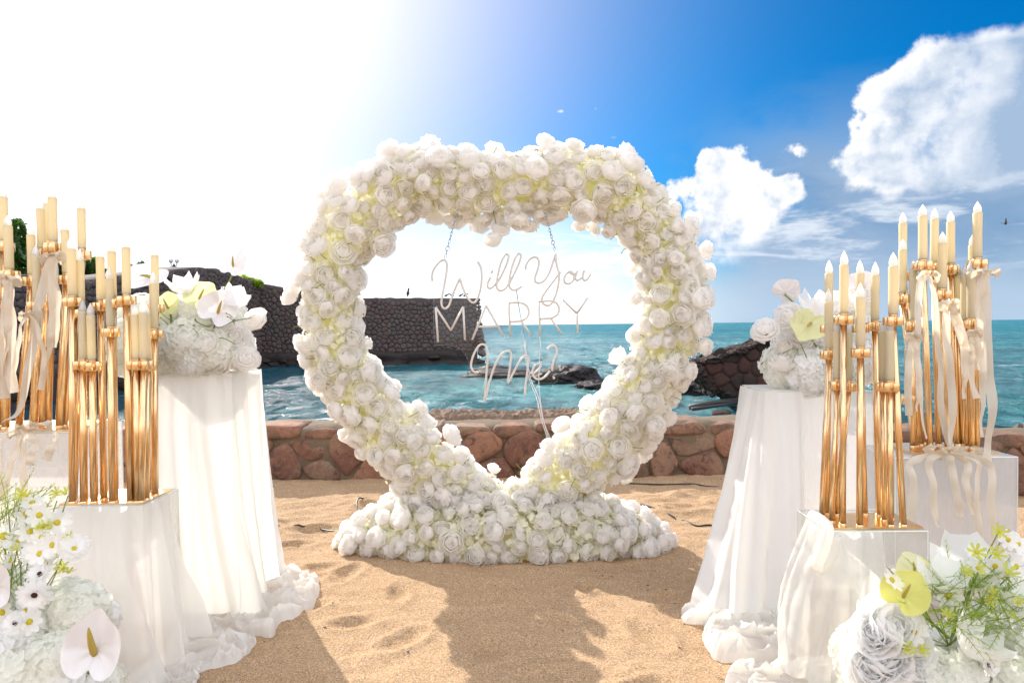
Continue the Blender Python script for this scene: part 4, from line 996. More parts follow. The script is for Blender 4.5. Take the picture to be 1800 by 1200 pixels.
d4 = drape([(1.035, 2.38, hz), (1.035, 2.225, hz), (1.20, 2.222, hz)], [zt(G(1398, 1185), .05), zt(G(1405, 1215), .05), zt(G(1440, 1225), .05), zt(G(1478, 1205), .05)], M['cloth_sheer'], 'chiffon_drape', 'gathered sheer cloth at the front right plinth below the plain candle stand', 44, 2.7, 170, 100, (.006, .034), sag=.05, ease=1.3)
puddle(d4, [g2(*q) for q in ((1278, 1192), (1300, 1172), (1345, 1165), (1400, 1170), (1475, 1180), (1530, 1230), (1480, 1280), (1330, 1270), (1282, 1225))], .085, 36, M['cloth'])
kn = MB(); kn.add(*tube(catmull([(1.06, 2.40, hz + .004), (1.045, 2.30, hz + .012), (1.03, 2.225, hz + .006), (1.012, 2.215, hz - .05), (.995, 2.22, hz - .10), (1.01, 2.225, hz - .115), (1.04, 2.22, hz - .07), (1.05, 2.215, hz - .01)], 6), [.02] * 43, 10))
kn.build('gathered_knot', M['cloth'], d4)

# ------------------------------------------------------------------ black cables on the sand
def cable(pts, label, r=.0055):
    pp = []
    for (x, y, bury) in pts:
        g = G(x, y); z = float(sand_h(np.array([[g.x]]), np.array([[g.y]]))[0, 0]); pp.append(Vector((g.x, g.y, z + bury)))
    m = MB(); m.add(*tube(catmull(pp, 8), r, 6)); tag(m.build('cable', M['black']), label, 'cable', 'black cables half buried in the sand')
cable([(1085, 845, .004), (1120, 854, .004), (1170, 855, .004), (1215, 853, .005), (1245, 856, .004), (1300, 863, .004), (1360, 866, .004)], 'long black cable on the sand close to the low wall')
cable([(1040, 870, .0), (1105, 890, .004), (1140, 899, .004), (1182, 914, .006), (1190, 917, -.02), (1202, 919, .004), (1225, 928, .005), (1250, 927, .005), (1290, 932, .004), (1330, 940, .004)], 'black cable between the flower mound and the tall right plinth')
cable([(410, 930, 0), (468, 929, .004), (487, 927, .003), (500, 927, -.02), (522, 926, .002), (533, 926, .002), (550, 922, -.02), (566, 925, .004), (585, 930, .006), (604, 933, .006), (640, 938, 0)], 'black cable left of the flower mound')
cable([(629, 905, .01), (627, 898, .035), (632, 890, .02), (645, 880, 0)], 'short black cable loop at the left tip of the mound')

# ------------------------------------------------------------------ candle stands
def candle_mesh():
    V, F = lathe([(.0135, 0), (.0142, .003), (.0142, .05), (.0139, .10), (.0142, .15), (.0146, .182), (.0138, .186), (.0118, .186), (.0112, .180), (.004, .180)], 18, True, True)
    return mesh('wax_body', V, F, M['wax'])
def flame_mesh():
    V, F = lathe([(.0098, .176), (.0104, .186), (.0124, .193), (.0127, .200), (.0112, .208), (.0080, .217), (.0042, .225), (.0008, .233)], 14, True, True)
    return mesh('flame_tip', V, F, M['bulb'])
CM, FM = candle_mesh(), flame_mesh()
def clover(cx, cy, z0, z1, rot, r0=.0165, lobe=.0125, off=.0195):
    m = MB(); k4 = 4
    for k in range(k4):
        a = rot + k * math.pi / 2; x = cx + math.cos(a) * off; y = cy + math.sin(a) * off
        V, F = lathe([(lobe * .96, z0 + .001), (lobe, z0 + .002), (lobe, z1 - .002), (lobe * .96, z1)], 10); m.add([(v[0] + x, v[1] + y, v[2]) for v in V], F)
    V, F = lathe([(r0, z0 - .001), (r0, z1 + .001)], 8); m.add([(v[0] + cx, v[1] + cy, v[2]) for v in V], F)
    return m
def stand(key, label, group, poles, zt, csc, desc, plate, pr=1.0, cs=1.0):
    x0, x1, y0, y1 = plate
    t = thing('candle_stand', ((x0 + x1) / 2, (y0 + y1) / 2, zt), label, 'candle stand', 'gold candle stands')
    V, F = box(x0, x1, y0, y1, zt + .0005, zt + .008); put('base_plate', mesh('base_plate', V, F, M['gold'], False), t)
    r = random.Random(key); ch = []
    for (cx, cyt, cyb, bx, by, wmul) in poles:
        b = G(bx, by, zt + .008); d = b.y
        b.x = min(max(b.x, x0 + .014), x1 - .014); b.y = min(max(b.y, y0 + .014), y1 - .014)
        tpt = P(cx, cyb, d); tpt.y = b.y + (tpt.y - d)
        zc = tpt.z
        pm = MB(); pm.add(*tube([(b.x, b.y, zt + .006), (tpt.x, b.y, zc - .035)], .0105 * pr, 20)); pm.build('pole', M['gold'], t)
        V, F = lathe([(.0125 * pr, zt + .008), (.0125 * pr, zt + .013), (.0108 * pr, zt + .015)], 16, False, False); put('foot_ring', mesh('foot_ring', [(v[0] + b.x, v[1] + b.y, v[2]) for v in V], F, M['gold']), t)
        cl_ = clover(tpt.x, b.y, zc - .040 * cs, zc - .011, r.uniform(0, .8), .0165 * cs, .0125 * cs, .0195 * cs); cl_.build('clover_collar', M['gold'], t)
        V, F = lathe([(.0128 * cs, -.016), (.0128 * cs, .004), (.0115 * cs, .005), (.0113 * cs, -.004), (.002, -.004)], 18); put('cup', mesh('cup', V, F, M['gold']), t, (tpt.x, b.y, zc))
        ch.append((tpt.x, b.y, zc, (cyb - cyt) / 1200 * d, wmul, bx))
    ch2 = sorted(range(len(ch)), key=lambda i: poles[i][0]); n = len(ch)
    zs = sorted(c[2] for c in ch); lo, hi = zs[n // 3], zs[2 * n // 3]
    for rank, i in enumerate(ch2):
        x, y, z, L, wm, _ = ch[i]; zz = z - .003
        lev = 'low' if z < lo + 1e-4 else ('tall-set' if z > hi else 'middle-height')
        c = thing('led_candle', (x, y, zz), 'cream candle with white flame tip, %s on the %s, %s' % (ordw(rank, n), desc, lev.replace('tall-set', 'held high').replace('low', 'held low').replace('middle-height', 'held halfway')), 'candle', group)
        k = L / .186; a = r.uniform(0, 6); tl = (r.uniform(-.012, .012), r.uniform(-.012, .012), a)
        put('wax_body', CM, c, (x, y, zz), tl, (csc * wm, csc * wm, k)); f = put('flame_tip', FM, c, (x, y, zz), tl, (csc * wm, csc * wm, 1.0)); f.location.z += L - .186
        f.location.x += L * math.sin(tl[1]) * 0
    return t
Z1 = PL['RF'][4] + .002
stand('RF', 'plain gold candle stand of slim poles on the low clear front right plinth', 'candles on the front right stand',
      [(1456, 479, 565, 1453, 903, 1), (1457.5, 529, 611, 1445, 907, 1.02), (1483, 464, 549, 1481, 922, 1.03), (1512, 479, 565, 1520, 904, .98), (1516.5, 520, 607, 1515, 927, 1.05), (1538, 482, 561, 1545, 906, .98),
       (1574, 466, 551, 1592, 926, 1.08), (1472, 580, 664, 1462, 917, 1), (1491, 582, 667, 1470, 905, .95), (1552, 581, 667, 1554, 915, 1), (1567, 579, 667, 1569, 926, 1.03)],
      Z1, .98, 'front right stand', (1.055, 1.355, 2.245, 2.42))
Z1 = PL['RB'][4] + .002
stand('RB', 'tall gold candle stand with cream ribbons on the far right plinth', 'candles on the far right stand',
      [(1587, 391, 474, 1625, 779, 1), (1586, 438, 514, 1618, 782, 1), (1622, 378, 455, 1635, 789, 1.05), (1642, 384, 460, 1650, 782, 1), (1656, 426, 506, 1666, 787, 1.05), (1671, 389, 463, 1682, 782, 1), (1718, 373, 452, 1717, 788, 1.05),
       (1709, 430, 508, 1722, 780, .98), (1606, 475, 561, 1605, 785, 1), (1684, 482, 562, 1693, 782, .98), (1695, 484, 563, 1702, 786, .98), (1707, 477, 558, 1709, 788, 1.05), (1597, 611, 690, 1610, 784, 1)],
      Z1, 1.16, 'far right stand', (1.64, 1.99, 2.78, 3.01), 1.2, 1.2)
Z1 = PL['LF'][4] + .002
stand('LF', 'plain gold candle stand of slim poles on the low front left plinth', 'candles on the front left stand',
      [(120, 435, 518, 120, 886, 1.05), (142, 457, 539, 129, 880, .98), (138, 546, 630, 140, 886, 1), (156, 552, 632, 160, 885, 1), (177, 451, 527, 183, 877, 1), (188, 488, 572, 192, 885, 1.02), (198, 441, 521, 202, 880, .98), (215.5, 433, 515, 223, 885, 1.02),
       (235, 551, 630, 237, 884, .98), (246, 547, 630, 246, 885, 1.02), (259, 553, 632, 257, 877, .98), (271, 497, 576, 274, 870, 1.02), (273, 448, 530, 269, 862, .95)],
      Z1, 1.08, 'front left stand', (-1.785, -1.457, 2.665, 2.90), 1.32, 1.12)
Z1 = PL['LB'][4] + .002
stand('LB', 'tall gold candle stand with cream ribbons on the plinth at left edge', 'candles on the back left stand',
      [(7, 346, 422, 3, 748, 1.1), (16.5, 396, 472, 10, 752, 1.05), (56, 412, 483, 33, 750, 1), (73, 367, 437, 58, 748, 1), (83, 358, 425, 70, 744, .95), (93.5, 347, 423, 84, 750, 1.05), (65, 449, 526, 60, 752, 1.02), (144, 366, 437, 112, 748, 1), (117, 404, 480, 104, 750, 1), (-14, 440, 520, -12, 750, 1)],
      Z1, 1.22, 'back left stand', (-2.48, -1.96, 3.0, 3.30), 1.5, 1.3)

# ------------------------------------------------------------------ cream ribbons
def ribbon_strip(m, pts, w, seed, d):
    r = random.Random(seed)
    pp = catmull([P(x, y, d + dd) for (x, y, dd) in pts], 7); n = len(pp); V = []; F = []; ph = r.uniform(0, 6.28); tw = r.uniform(-.5, .5)
    for i, p in enumerate(pp):
        u = i / (n - 1); t = (pp[min(n - 1, i + 1)] - pp[max(0, i - 1)]).normalized(); an = tw * .7 + .5 * math.sin(ph + u * 4.5) + .2 * math.sin(u * 11 + ph)
        s = Vector((math.cos(an), math.sin(an), 0)); s = (s - t * s.dot(t)).normalized(); c = t.cross(s)
        rip = .004 * math.sin(u * 22 + ph)
        for k in range(5):
            q = -1 + k / 2; V.append(p + s * w * q * .44 + c * (rip + (1 - q * q) * .0035))
    for i in range(n - 1):
        for k in range(4): F.append((i * 5 + k, i * 5 + k + 1, (i + 1) * 5 + k + 1, (i + 1) * 5 + k))
    m.add(V, F)
def ribbon(label, cx, cy, d, loops, tails, w, seed):
    c = P(cx, cy, d); t = thing('ribbon_bow', c, label, 'ribbon', 'cream ribbons tied round the candle stands')
    for i, (dx, dy) in enumerate(loops):
        m = MB(); ribbon_strip(m, [(cx, cy, -.03), (cx + dx * .5, cy + dy * .5 - 5, -.045), (cx + dx, cy + dy, -.03), (cx + dx * .8, cy + dy + 9, -.01), (cx, cy + 3, -.025)], w * .9, seed + i, d); m.build('loop', M['ribbon'], t)
    for i, tl in enumerate(tails):
        m = MB(); ribbon_strip(m, [(cx, cy, -.03)] + [(x, y, -.035 - .01 * (j % 2)) for j, (x, y) in enumerate(tl)], w, seed + 30 + i, d); m.build('tail', M['ribbon'], t)
    kb = MB(); V, F = rockmesh(2, seed, .2, (.011, .009, .010)); kb.add([Vector(v) + c + Vector((0, -.032, 0)) for v in V], F); kb.build('knot', M['ribbon'], t)
ribbon('cream ribbon bow tied high on the back left stand with crossing long tails', 92, 450, 3.06, [(16, 0), (-14, 4)], [[(80, 490), (66, 545), (58, 600), (48, 660), (30, 725), (4, 742)], [(93, 490), (92, 560), (86, 610), (74, 680)], [(100, 520), (96, 580), (90, 610)]], .046, 1)
ribbon('cream ribbon bow at the left edge of the picture on the back left stand', 14, 488, 3.05, [(17, 6), (-12, 4)], [[(16, 520), (16, 560), (13, 600), (4, 660)], [(20, 540), (22, 600), (18, 650), (26, 690)], [(4, 560), (0, 620), (8, 700)]], .046, 2)
ribbon('cream ribbon bow at mid height of the back left stand', 46, 552, 3.04, [(12, 2), (-10, 6)], [[(36, 580), (30, 620), (22, 660), (28, 690)], [(58, 560), (72, 600), (78, 640), (72, 685)]], .030, 3)
ribbon('cream ribbon wound round the foot of the back left stand', 40, 752, 2.975, [(24, -8), (-22, 6), (50, -6)], [[(28, 790), (14, 830), (4, 880)], [(41, 800), (41, 860), (40, 905)], [(62, 775), (56, 800), (52, 818)], [(96, 762), (90, 785), (82, 808)], [(0, 770), (-4, 820), (2, 880)]], .040, 4)
ribbon('cream ribbon bow below the candle held high at left of the far right stand', 1630, 482, 2.76, [(18, 4), (-14, 2)], [[(1617, 500), (1614, 560), (1612, 620), (1618, 700), (1628, 770)], [(1640, 505), (1646, 570), (1653, 640), (1654, 700), (1662, 760), (1672, 786)]], .030, 5)
ribbon('cream ribbon bow in the middle of the far right stand', 1668, 534, 2.74, [(15, 0), (-13, 4)], [[(1663, 560), (1667, 620), (1674, 690), (1672, 780)], [(1682, 560), (1694, 600), (1706, 650), (1716, 700)], [(1690, 590), (1697, 650), (1694, 700)]], .036, 6)
ribbon('cream ribbon bow with a broad tail at the right side of the far right stand', 1728, 478, 2.76, [(22, -2), (-14, 2)], [[(1731, 510), (1733, 570), (1736, 650), (1744, 700), (1740, 760), (1734, 812)], [(1724, 540), (1722, 600), (1716, 650)]], .046, 7)
ribbon('cream ribbon bow low on the right of the far right stand', 1712, 586, 2.735, [(10, 0), (-9, 2)], [[(1722, 620), (1728, 660), (1727, 710), (1725, 768)], [(1706, 610), (1712, 640)]], .030, 8)
ribbon('cream ribbon bow tied low at the left of the far right stand', 1604, 590, 2.745, [(12, 2), (-9, 4)], [[(1600, 620), (1596, 670), (1598, 730)], [(1612, 625), (1616, 680), (1612, 722)]], .030, 9)
ribbon('cream ribbons wound round the foot of the far right stand', 1668, 792, 2.71, [(-40, -6), (26, -4), (52, -4), (-20, 6)], [[(1634, 808), (1640, 850), (1643, 900), (1650, 926)], [(1672, 815), (1680, 860), (1690, 910)], [(1700, 815), (1698, 850), (1712, 902)], [(1718, 812), (1716, 870), (1722, 950)], [(1738, 815), (1742, 880), (1748, 960)], [(1602, 812), (1606, 850), (1600, 925)]], .032, 10)

# ------------------------------------------------------------------ cut flowers
def hyd_mesh(seed, n=250, rad=1.0, s=.165):
    r = random.Random(seed); m = MB()
    for i in range(n):
        z = 1 - 2 * (i + .5) / n * .80; a = i * 2.39996; q = math.sqrt(max(0, 1 - z * z)); d = Vector((q * math.cos(a), q * math.sin(a), z))
        k = rad * (1 + .20 * noise.noise(d * 2.5 + Vector((seed, 0, 0)))) * r.uniform(.93, 1.05)
        floret(m, d * k * .92, (d + Vector((r.uniform(-.3, .3), r.uniform(-.3, .3), r.uniform(-.3, .3)))).normalized(), s * r.uniform(.75, 1.15), r)
    return mesh('hydrangea_head', m.v, m.f, M['hyd_white'])
HYD = [hyd_mesh(s) for s in range(4)]
for h_ in HYD[2:3]: h_.materials.clear(); h_.materials.append(M['petal_front'])
V, F = rockmesh(3, 2, .12); HCORE = mesh('filler', V, F, M['hyd_white'])
def hyd(parent, p, rad, r, n=None):
    o = put('hydrangea_head', HYD[r.randrange(4)], parent, p, rot_any(n or Vector((0, -.6, .7)), r, .3), rad)
    c = put('filler', HCORE, o, None, None, .80); c.location = (0, 0, 0); return o
def petal_ring(m, n, L, w, cup, r, z0=0, start=.10, jag=.0, n2=4, droop=0):
    for k in range(n):
        a = 2 * math.pi * k / n + r.uniform(-.08, .08); ca, sa = math.cos(a), math.sin(a); Lk = L * r.uniform(.9, 1.06); V = []; F = []
        tws = r.uniform(-.25, .25)
        for j in range(5):
            t = j / 4; ww = w * (.35 + .65 * math.sin(min(1, t * 1.35) * math.pi / 2)) * (1 if t < .95 else .62)
            for i in (-1, 0, 1):
                x = start + t * Lk * (1 - .07 * abs(i) * t); y = i * ww * .5; z = z0 + cup * t - droop * t * t + abs(i) * .05 * w + tws * i * w * .4 * t + (jag * i * i if t == 1 else 0)
                V.append((x * ca - y * sa, x * sa + y * ca, z))
        for j in range(4):
            for i in range(2): q = j * 3 + i; F.append((q, q + 1, q + 4, q + 3))
        m.add(V, F)
def cosmos_mesh(seed, n=8, L=.9, w=.58, cup=.22, double=False):
    r = random.Random(seed); m = MB(); petal_ring(m, n, L, w, cup, r)
    if double: petal_ring(m, n, L * .75, w * .8, cup + .25, r, .05); petal_ring(m, n, L * .5, w * .7, cup + .35, r, .1)
    return mesh('petals', m.v, m.f, M['petal_front'])
COS = [cosmos_mesh(s, 8, .9, .50, (.10, .28, .42)[s]) for s in range(3)]
COSG = []
for h_ in range(2):
    q_ = cosmos_mesh(h_ + 40, 7, .95, .40, .5 + .25 * h_); q_.materials.clear(); q_.materials.append(M['greenbloom']); COSG.append(q_)
GER = [cosmos_mesh(7, 16, .9, .30, .12, True), cosmos_mesh(8, 18, .9, .26, .18, True)]
DAH = [cosmos_mesh(9, 15, .95, .34, .30, True)]
def disc_mesh(mat, k=1.0):
    V, F = lathe([(.19 * k, -.04), (.24 * k, .04), (.20 * k, .13), (.10 * k, .17), (.01, .17)], 12); return mesh('flower_centre', V, F, M[mat])
DY, DD = disc_mesh('yellow'), disc_mesh('darkc', 1.25)
def bloom(parent, name, p, s, n, r, me, cen, calyx=True):
    Rm = rot_any(n, r, .38); s = s * r.uniform(.78, .98); o = put(name, me, parent, p, Rm, s); c = put('flower_centre', cen, o); c.location = (0, 0, .02)
    return o
def curve_stem(m, a, b, sag, r, rad=.0022):
    a = Vector(a); b = Vector(b); mid = (a + b) / 2 + Vector((r.uniform(-1, 1) * sag, r.uniform(-1, 1) * sag * .5, sag * .5)); m.add(*tube(catmull([a, mid, b], 6), rad, 5))
def fern(m, base, d, L, r):
    """thread-leaved cosmos foliage"""
    base = Vector(base); d = Vector(d).normalized(); L *= 1.15; pp = [base + d * L * t + Vector((0, 0, -.12 * L * t * t)) for t in np.linspace(0, 1, 7)]
    m.add(*tube(pp, [.0010] * 6 + [.0005], 3))
    side = d.cross(Vector((0, 0, 1))); side = side.normalized() if side.length > .01 else Vector((1, 0, 0))
    for i in range(1, 7):
        for sg in (-1, 1):
            l = L * .34 * (1.1 - i / 8) * r.uniform(.7, 1.2); q = (side * sg + d * .8 + Vector((0, 0, r.uniform(-.3, .4)))).normalized(); w = q.cross(Vector((0, 0, 1))).normalized() * .0012
            e = pp[i] + q * l; m.add([pp[i] - w, pp[i] + w, e + w * .3, e - w * .3], [(0, 1, 2, 3)])
            e2 = pp[i] + q * l * .5; q2 = (q + side * sg * .8 + Vector((0, 0, .3))).normalized(); m.add([e2 - w * .7, e2 + w * .7, e2 + q2 * l * .4], [(0, 1, 2)])
def spathe_mesh(seed, cup=.14, mat='spathe', wave=.03):
    r = random.Random(seed); V = []; F = []; nr, na = 9, 36
    for j in range(nr):
        t = j / (nr - 1)
        for i in range(na):
            a = 2 * math.pi * i / na   # heart outline, tip at +Y, notch at -Y
            notch = math.exp(-((a - 1.5 * math.pi) / .34) ** 2); tip = math.exp(-(((a - .5 * math.pi)) / .30) ** 2)
            rad = .78 * (1 - .42 * notch + .26 * tip + .10 * abs(math.cos(a))) ; x = math.cos(a) * rad * t; y = math.sin(a) * rad * t + .05 * t
            z = cup * t * t + wave * t * math.sin(a * 5 + seed) + .05 * abs(x) * t - .10 * max(0, y - .5) + .10 * math.exp(-(x / .10) ** 2) * (-.25) * t
            vein = .018 * math.cos(a * 9) * math.sin(t * math.pi); V.append((x, y, z + vein))
    for j in range(nr - 1):
        for i in range(na): F.append((j * na + i, j * na + (i + 1) % na, (j + 1) * na + (i + 1) % na, (j + 1) * na + i))
    return mesh('spathe', V, F, M[mat])
SP = [spathe_mesh(1), spathe_mesh(2, .22), spathe_mesh(4, .30, 'spathe', .05)]; SPY = spathe_mesh(3, .16, 'spathe_yellow'); SPL = spathe_mesh(5, .22, 'spathe_lime')
V, F = lathe([(.055, 0), (.068, .1), (.060, .3), (.042, .5), (.018, .62), (.003, .64)], 12); V = [(x, y + .25 * z * z, z) for x, y, z in V]; SPX = mesh('spadix', V, F, M['spadix'])
def anthurium(parent, px, py, d, s, n, roll, me, stem_to=None, sm=None, r=None):
    p = P(px, py, d); Rm = frame_z(n) ; up = Rm.inverted() @ Vector((0, 0, 1)); a = math.atan2(up.y, up.x) - math.pi / 2
    Rm = Rm @ Matrix.Rotation(a + roll, 3, 'Z'); o = put('anthurium', me, parent, p, Rm, s)
    c = put('spadix', SPX, o); c.location = (0, -.08, .02); c.rotation_euler = (-.75, 0, 0)
    if stem_to is not None: curve_stem(sm, p + Rm @ Vector((0, -.1 * s, -.01)), stem_to, .02, r, .0042)
    return o
def big_petals(m, p, n, s, r, k=5):
    Rm = rot_any(n, r, .1)
    for q in range(k):
        a = 2 * math.pi * q / k + r.uniform(-.3, .3); V = []; F = []
        for j in range(6):
            t = j / 5
            for i in range(6):
                u = -1 + 2 * i / 5; w = .62 * math.sin(min(1, t * 1.3 + .15) * math.pi / 2) * (1 - .25 * t ** 5); x = t * 1.0; y = u * w; z = .95 * t ** 1.5 + .30 * u * u * t + .06 * math.sin(u * 5 + q * 2 + t * 4) * t
                V.append(Vector((x * math.cos(a) - y * math.sin(a), x * math.sin(a) + y * math.cos(a), z)))
        for j in range(5):
            for i in range(5): e = j * 6 + i; F.append((e, e + 1, e + 7, e + 6))
        m.addm([v * s for v in V], F, Matrix.Translation(p) @ Rm.to_4x4())
def bigflower(parent, px, py, d, s, n, seed, k=5, name='open_flower', mat='petal_front', centre=None):
    r = random.Random(seed); m = MB(); p = P(px, py, d); big_petals(m, Vector((0, 0, 0)), n, s, r, k); o = put(name, mesh(name, m.v, m.f, M[mat]), parent, p)
    if centre: c = put('flower_centre', centre, o, None, rot_any(n, r, .05), s * .9); c.location = Vector(n).normalized() * s * .06
    return o
UPF = Vector((0, -.75, .6))

# ---- arrangement on the tall left plinth
r = random.Random(61); tl = thing('flower_arrangement', (-1.42, 3.13, PL['LT'][4]), 'white hydrangea and anthurium arrangement on the tall left plinth', 'flower arrangement')
hp = [(235, 600, 3.1, .125), (285, 622, 3.05, .12), (330, 608, 3.02, .13), (375, 618, 3.03, .12), (408, 608, 3.1, .11), (300, 568, 3.12, .12), (350, 560, 3.12, .12), (395, 568, 3.15, .11), (250, 560, 3.2, .12), (425, 628, 3.12, .07), (225, 630, 3.15, .09), (400, 540, 3.25, .09), (340, 632, 2.99, .08), (265, 638, 3.02, .07)]
for x, y, d, s in hp: hyd(tl, P(x, y, d), s * .95, r)
for x, y, d, s in ((446, 558, 3.0, .05), (434, 627, 2.98, .055), (412, 590, 3.0, .06), (395, 545, 3.05, .06), (385, 638, 2.97, .05), (300, 535, 3.05, .06), (285, 605, 2.95, .06), (322, 590, 2.93, .06), (360, 600, 2.93, .058), (250, 610, 2.96, .06)):
    put('rose', ROSE_OPEN[r.randrange(4)], tl, P(x, y, d), rot_any(UPF, r, .5), s)
sm = MB(); base = P(345, 600, 3.1)
anthurium(tl, 411, 466, 3.05, .078, (-.15, -.85, .25), -.3, SP[0], P(385, 522, 3.07), sm, r)
anthurium(tl, 262, 489, 3.05, .105, (.15, -.62, .75), 2.6, SP[1], P(290, 560, 3.1), sm, r)
anthurium(tl, 352, 524, 3.0, .085, (.2, -.8, .35), -.6, SPY, P(340, 580, 3.05), sm, r)
anthurium(tl, 385, 548, 2.98, .10, (.1, -.85, .25), -.5, SP[2], P(370, 600, 3.02), sm, r)
anthurium(tl, 296, 540, 2.98, .075, (-.2, -.8, .3), .3, SPY, P(300, 590, 3.02), sm, r)
curve_stem(sm, P(446, 558, 3.0), P(392, 572, 3.0), .01, r); curve_stem(sm, P(385, 594, 2.94), P(413, 604, 2.94), .02, r)
for i in range(14): p = P(r.uniform(240, 420), r.uniform(550, 620), 2.96); twig(sm, p, UPF, .05, r)
sm.build('stems', M['stem'], tl)
bigflower(tl, 326, 518, 3.0, .07, (0, -.2, .9), 4, 5, 'tulip'); bigflower(tl, 405, 535, 3.02, .06, (.4, -.5, .5), 6, 5)

# ---- arrangement on the tall right plinth
r = random.Random(62); tr_ = thing('flower_arrangement', (1.45, 3.33, PL['RT'][4]), 'white hydrangea and anthurium arrangement on the tall right plinth, left of the candles', 'flower arrangement')
for x, y, d, s in [(1382, 640, 3.32, .115), (1420, 655, 3.25, .12), (1460, 650, 3.28, .12), (1495, 640, 3.32, .12), (1400, 605, 3.35, .12), (1445, 600, 3.35, .13), (1490, 590, 3.4, .13), (1520, 640, 3.4, .10), (1370, 660, 3.3, .07), (1525, 600, 3.42, .08), (1460, 560, 3.42, .10), (1500, 545, 3.45, .10)]: hyd(tr_, P(x, y, d), s, r)
for x, y, d, s in ((1344, 575, 3.2, .062), (1382, 557, 3.2, .07), (1375, 630, 3.22, .06), (1410, 585, 3.2, .06), (1500, 520, 3.3, .07), (1470, 530, 3.25, .07), (1372, 610, 3.24, .05)):
    put('rose', ROSE_OPEN[r.randrange(4)], tr_, P(x, y, d), rot_any(Vector((-.5, -.5, .5)), r, .4), s)
sm = MB()
anthurium(tr_, 1381, 514, 3.25, .075, (.25, .75, .35), .8, SP[0], P(1412, 560, 3.25), sm, r)
anthurium(tr_, 1424, 570, 3.15, .10, (-.2, -.8, .45), 2.6, SPY, P(1435, 610, 3.2), sm, r)
anthurium(tr_, 1516, 506, 3.3, .09, (.2, .7, .4), -.8, SP[1], P(1470, 560, 3.3), sm, r)
bigflower(tr_, 1437, 560, 3.22, .10, (.1, -.3, .8), 14, 5, 'tulip', 'petal')
for i in range(8): twig(sm, P(r.uniform(1370, 1500), r.uniform(580, 660), 3.15), UPF, .05, r)
sm.build('stems', M['stem'], tr_)

# ---- foreground arrangement, bottom left
r = random.Random(63); fl = thing('flower_arrangement', (-1.4, 1.95, 0), 'foreground spray of daisies, hydrangea and a big white anthurium at bottom left', 'flower arrangement')
for x, y, d, s in [(140, 1075, 1.98, .085), (95, 1100, 2.0, .10), (50, 1130, 1.95, .11), (10, 1110, 2.0, .10), (100, 1165, 1.9, .10), (40, 1190, 1.88, .11), (175, 1085, 2.05, .06), (-10, 1180, 1.9, .1), (120, 1215, 1.9, .11), (60, 1080, 2.05, .09), (15, 1050, 2.05, .09), (115, 1055, 2.05, .07), (170, 1210, 1.95, .08)]: hyd(fl, P(x, y, d), s, r)
for k in range(9): hyd(fl, Vector((-1.75 + .1 * (k % 5) + r.uniform(-.03, .03), 1.95 + .1 * (k // 5), .08 + .11 * (k % 3))), .12, r)
for x, y, s, n in [(8, 942, .050, (.1, -.9, .3)), (57, 883, .040, (.2, -.3, .9)), (69, 905, .042, (.3, -.8, .5)), (46, 902, .040, (-.3, -.8, .4)), (53, 934, .040, (.4, -.7, .4)), (33, 948, .040, (0, -.8, .5)), (93, 957, .045, (.1, -.9, .2)), (79, 992, .042, (0, -.8, .5)), (46, 1074, .045, (.05, -.95, .2)), (52, 1092, .040, (.4, -.8, .1)), (72, 944, .035, (.3, -.8, .6)), (100, 918, .040, (.8, -.5, .2)), (20, 985, .035, (-.3, -.8, .3)), (5, 1075, .04, (0, -.9, .2)), (70, 973, .04, (.1, -.8, .5))]:
    bloom(fl, 'cosmos_flower', P(x, y, r.uniform(1.84, 1.92)), s, n, r, COS[r.randrange(3)], DY)
bloom(fl, 'daisy_flower', P(62, 1043, 1.82), .052, (.05, -.97, .2), r, GER[0], DD)
bloom(fl, 'daisy_flower', P(71, 1009, 1.85), .046, (0, -.8, .55), r, GER[1], DD)
bloom(fl, 'daisy_flower', P(28, 1095, 1.84), .045, (0, -.7, .6), r, GER[1], DD)
bloom(fl, 'dahlia', P(130, 965, 1.88), .052, (.75, -.55, .3), r, DAH[0], DY)
bloom(fl, 'daisy_flower', P(64, 968, 1.88), .045, (.2, -.8, .4), r, GER[0], DY)
sm = MB(); fr = MB()
o_ = anthurium(fl, 168, 1142, 1.80, .100, (.08, -.97, .16), -.12, SP[1], P(140, 1260, 1.95), sm, r); o_.scale = (.088, .108, .10); o_.children[0].scale = (1.5, 1.5, 1.5)
anthurium(fl, -6, 1030, 1.86, .085, (-.2, -.95, .1), .2, SP[1], P(10, 1120, 1.95), sm, r)
hub = P(20, 1130, 1.98)
for x, y in ((57, 890), (69, 910), (46, 907), (8, 948), (93, 960), (120, 870), (40, 865), (125, 935), (108, 990), (60, 1000), (71, 1015), (100, 880), (15, 900)): curve_stem(sm, P(x, y, 1.90), hub + Vector((r.uniform(-.05, .05), 0, 0)), .03, r, .0016)
for i in range(100):
    b = P(r.uniform(-30, 60), r.uniform(890, 1060), r.uniform(1.9, 2.02)); fern(fr, b, (r.uniform(-.3, .8), r.uniform(-.3, .3), r.uniform(.1, .9)), r.uniform(.07, .14), r)
for x, y in ((38, 868), (48, 872), (100, 866), (116, 868), (82, 922), (90, 928), (76, 926), (122, 942), (112, 998), (120, 1006), (68, 928), (30, 965), (10, 1060)):
    bloom(fl, 'green_bloom', P(x, y, 1.88), r.uniform(.015, .024), (r.uniform(-.6, .6), r.uniform(-.9, .1), r.uniform(.1, 1)), r, COSG[r.randrange(2)], DY)
sm.build('stems', M['stem'], fl); tag(fr.build('feathery_foliage', M['leaf'], fl), kind='stuff')

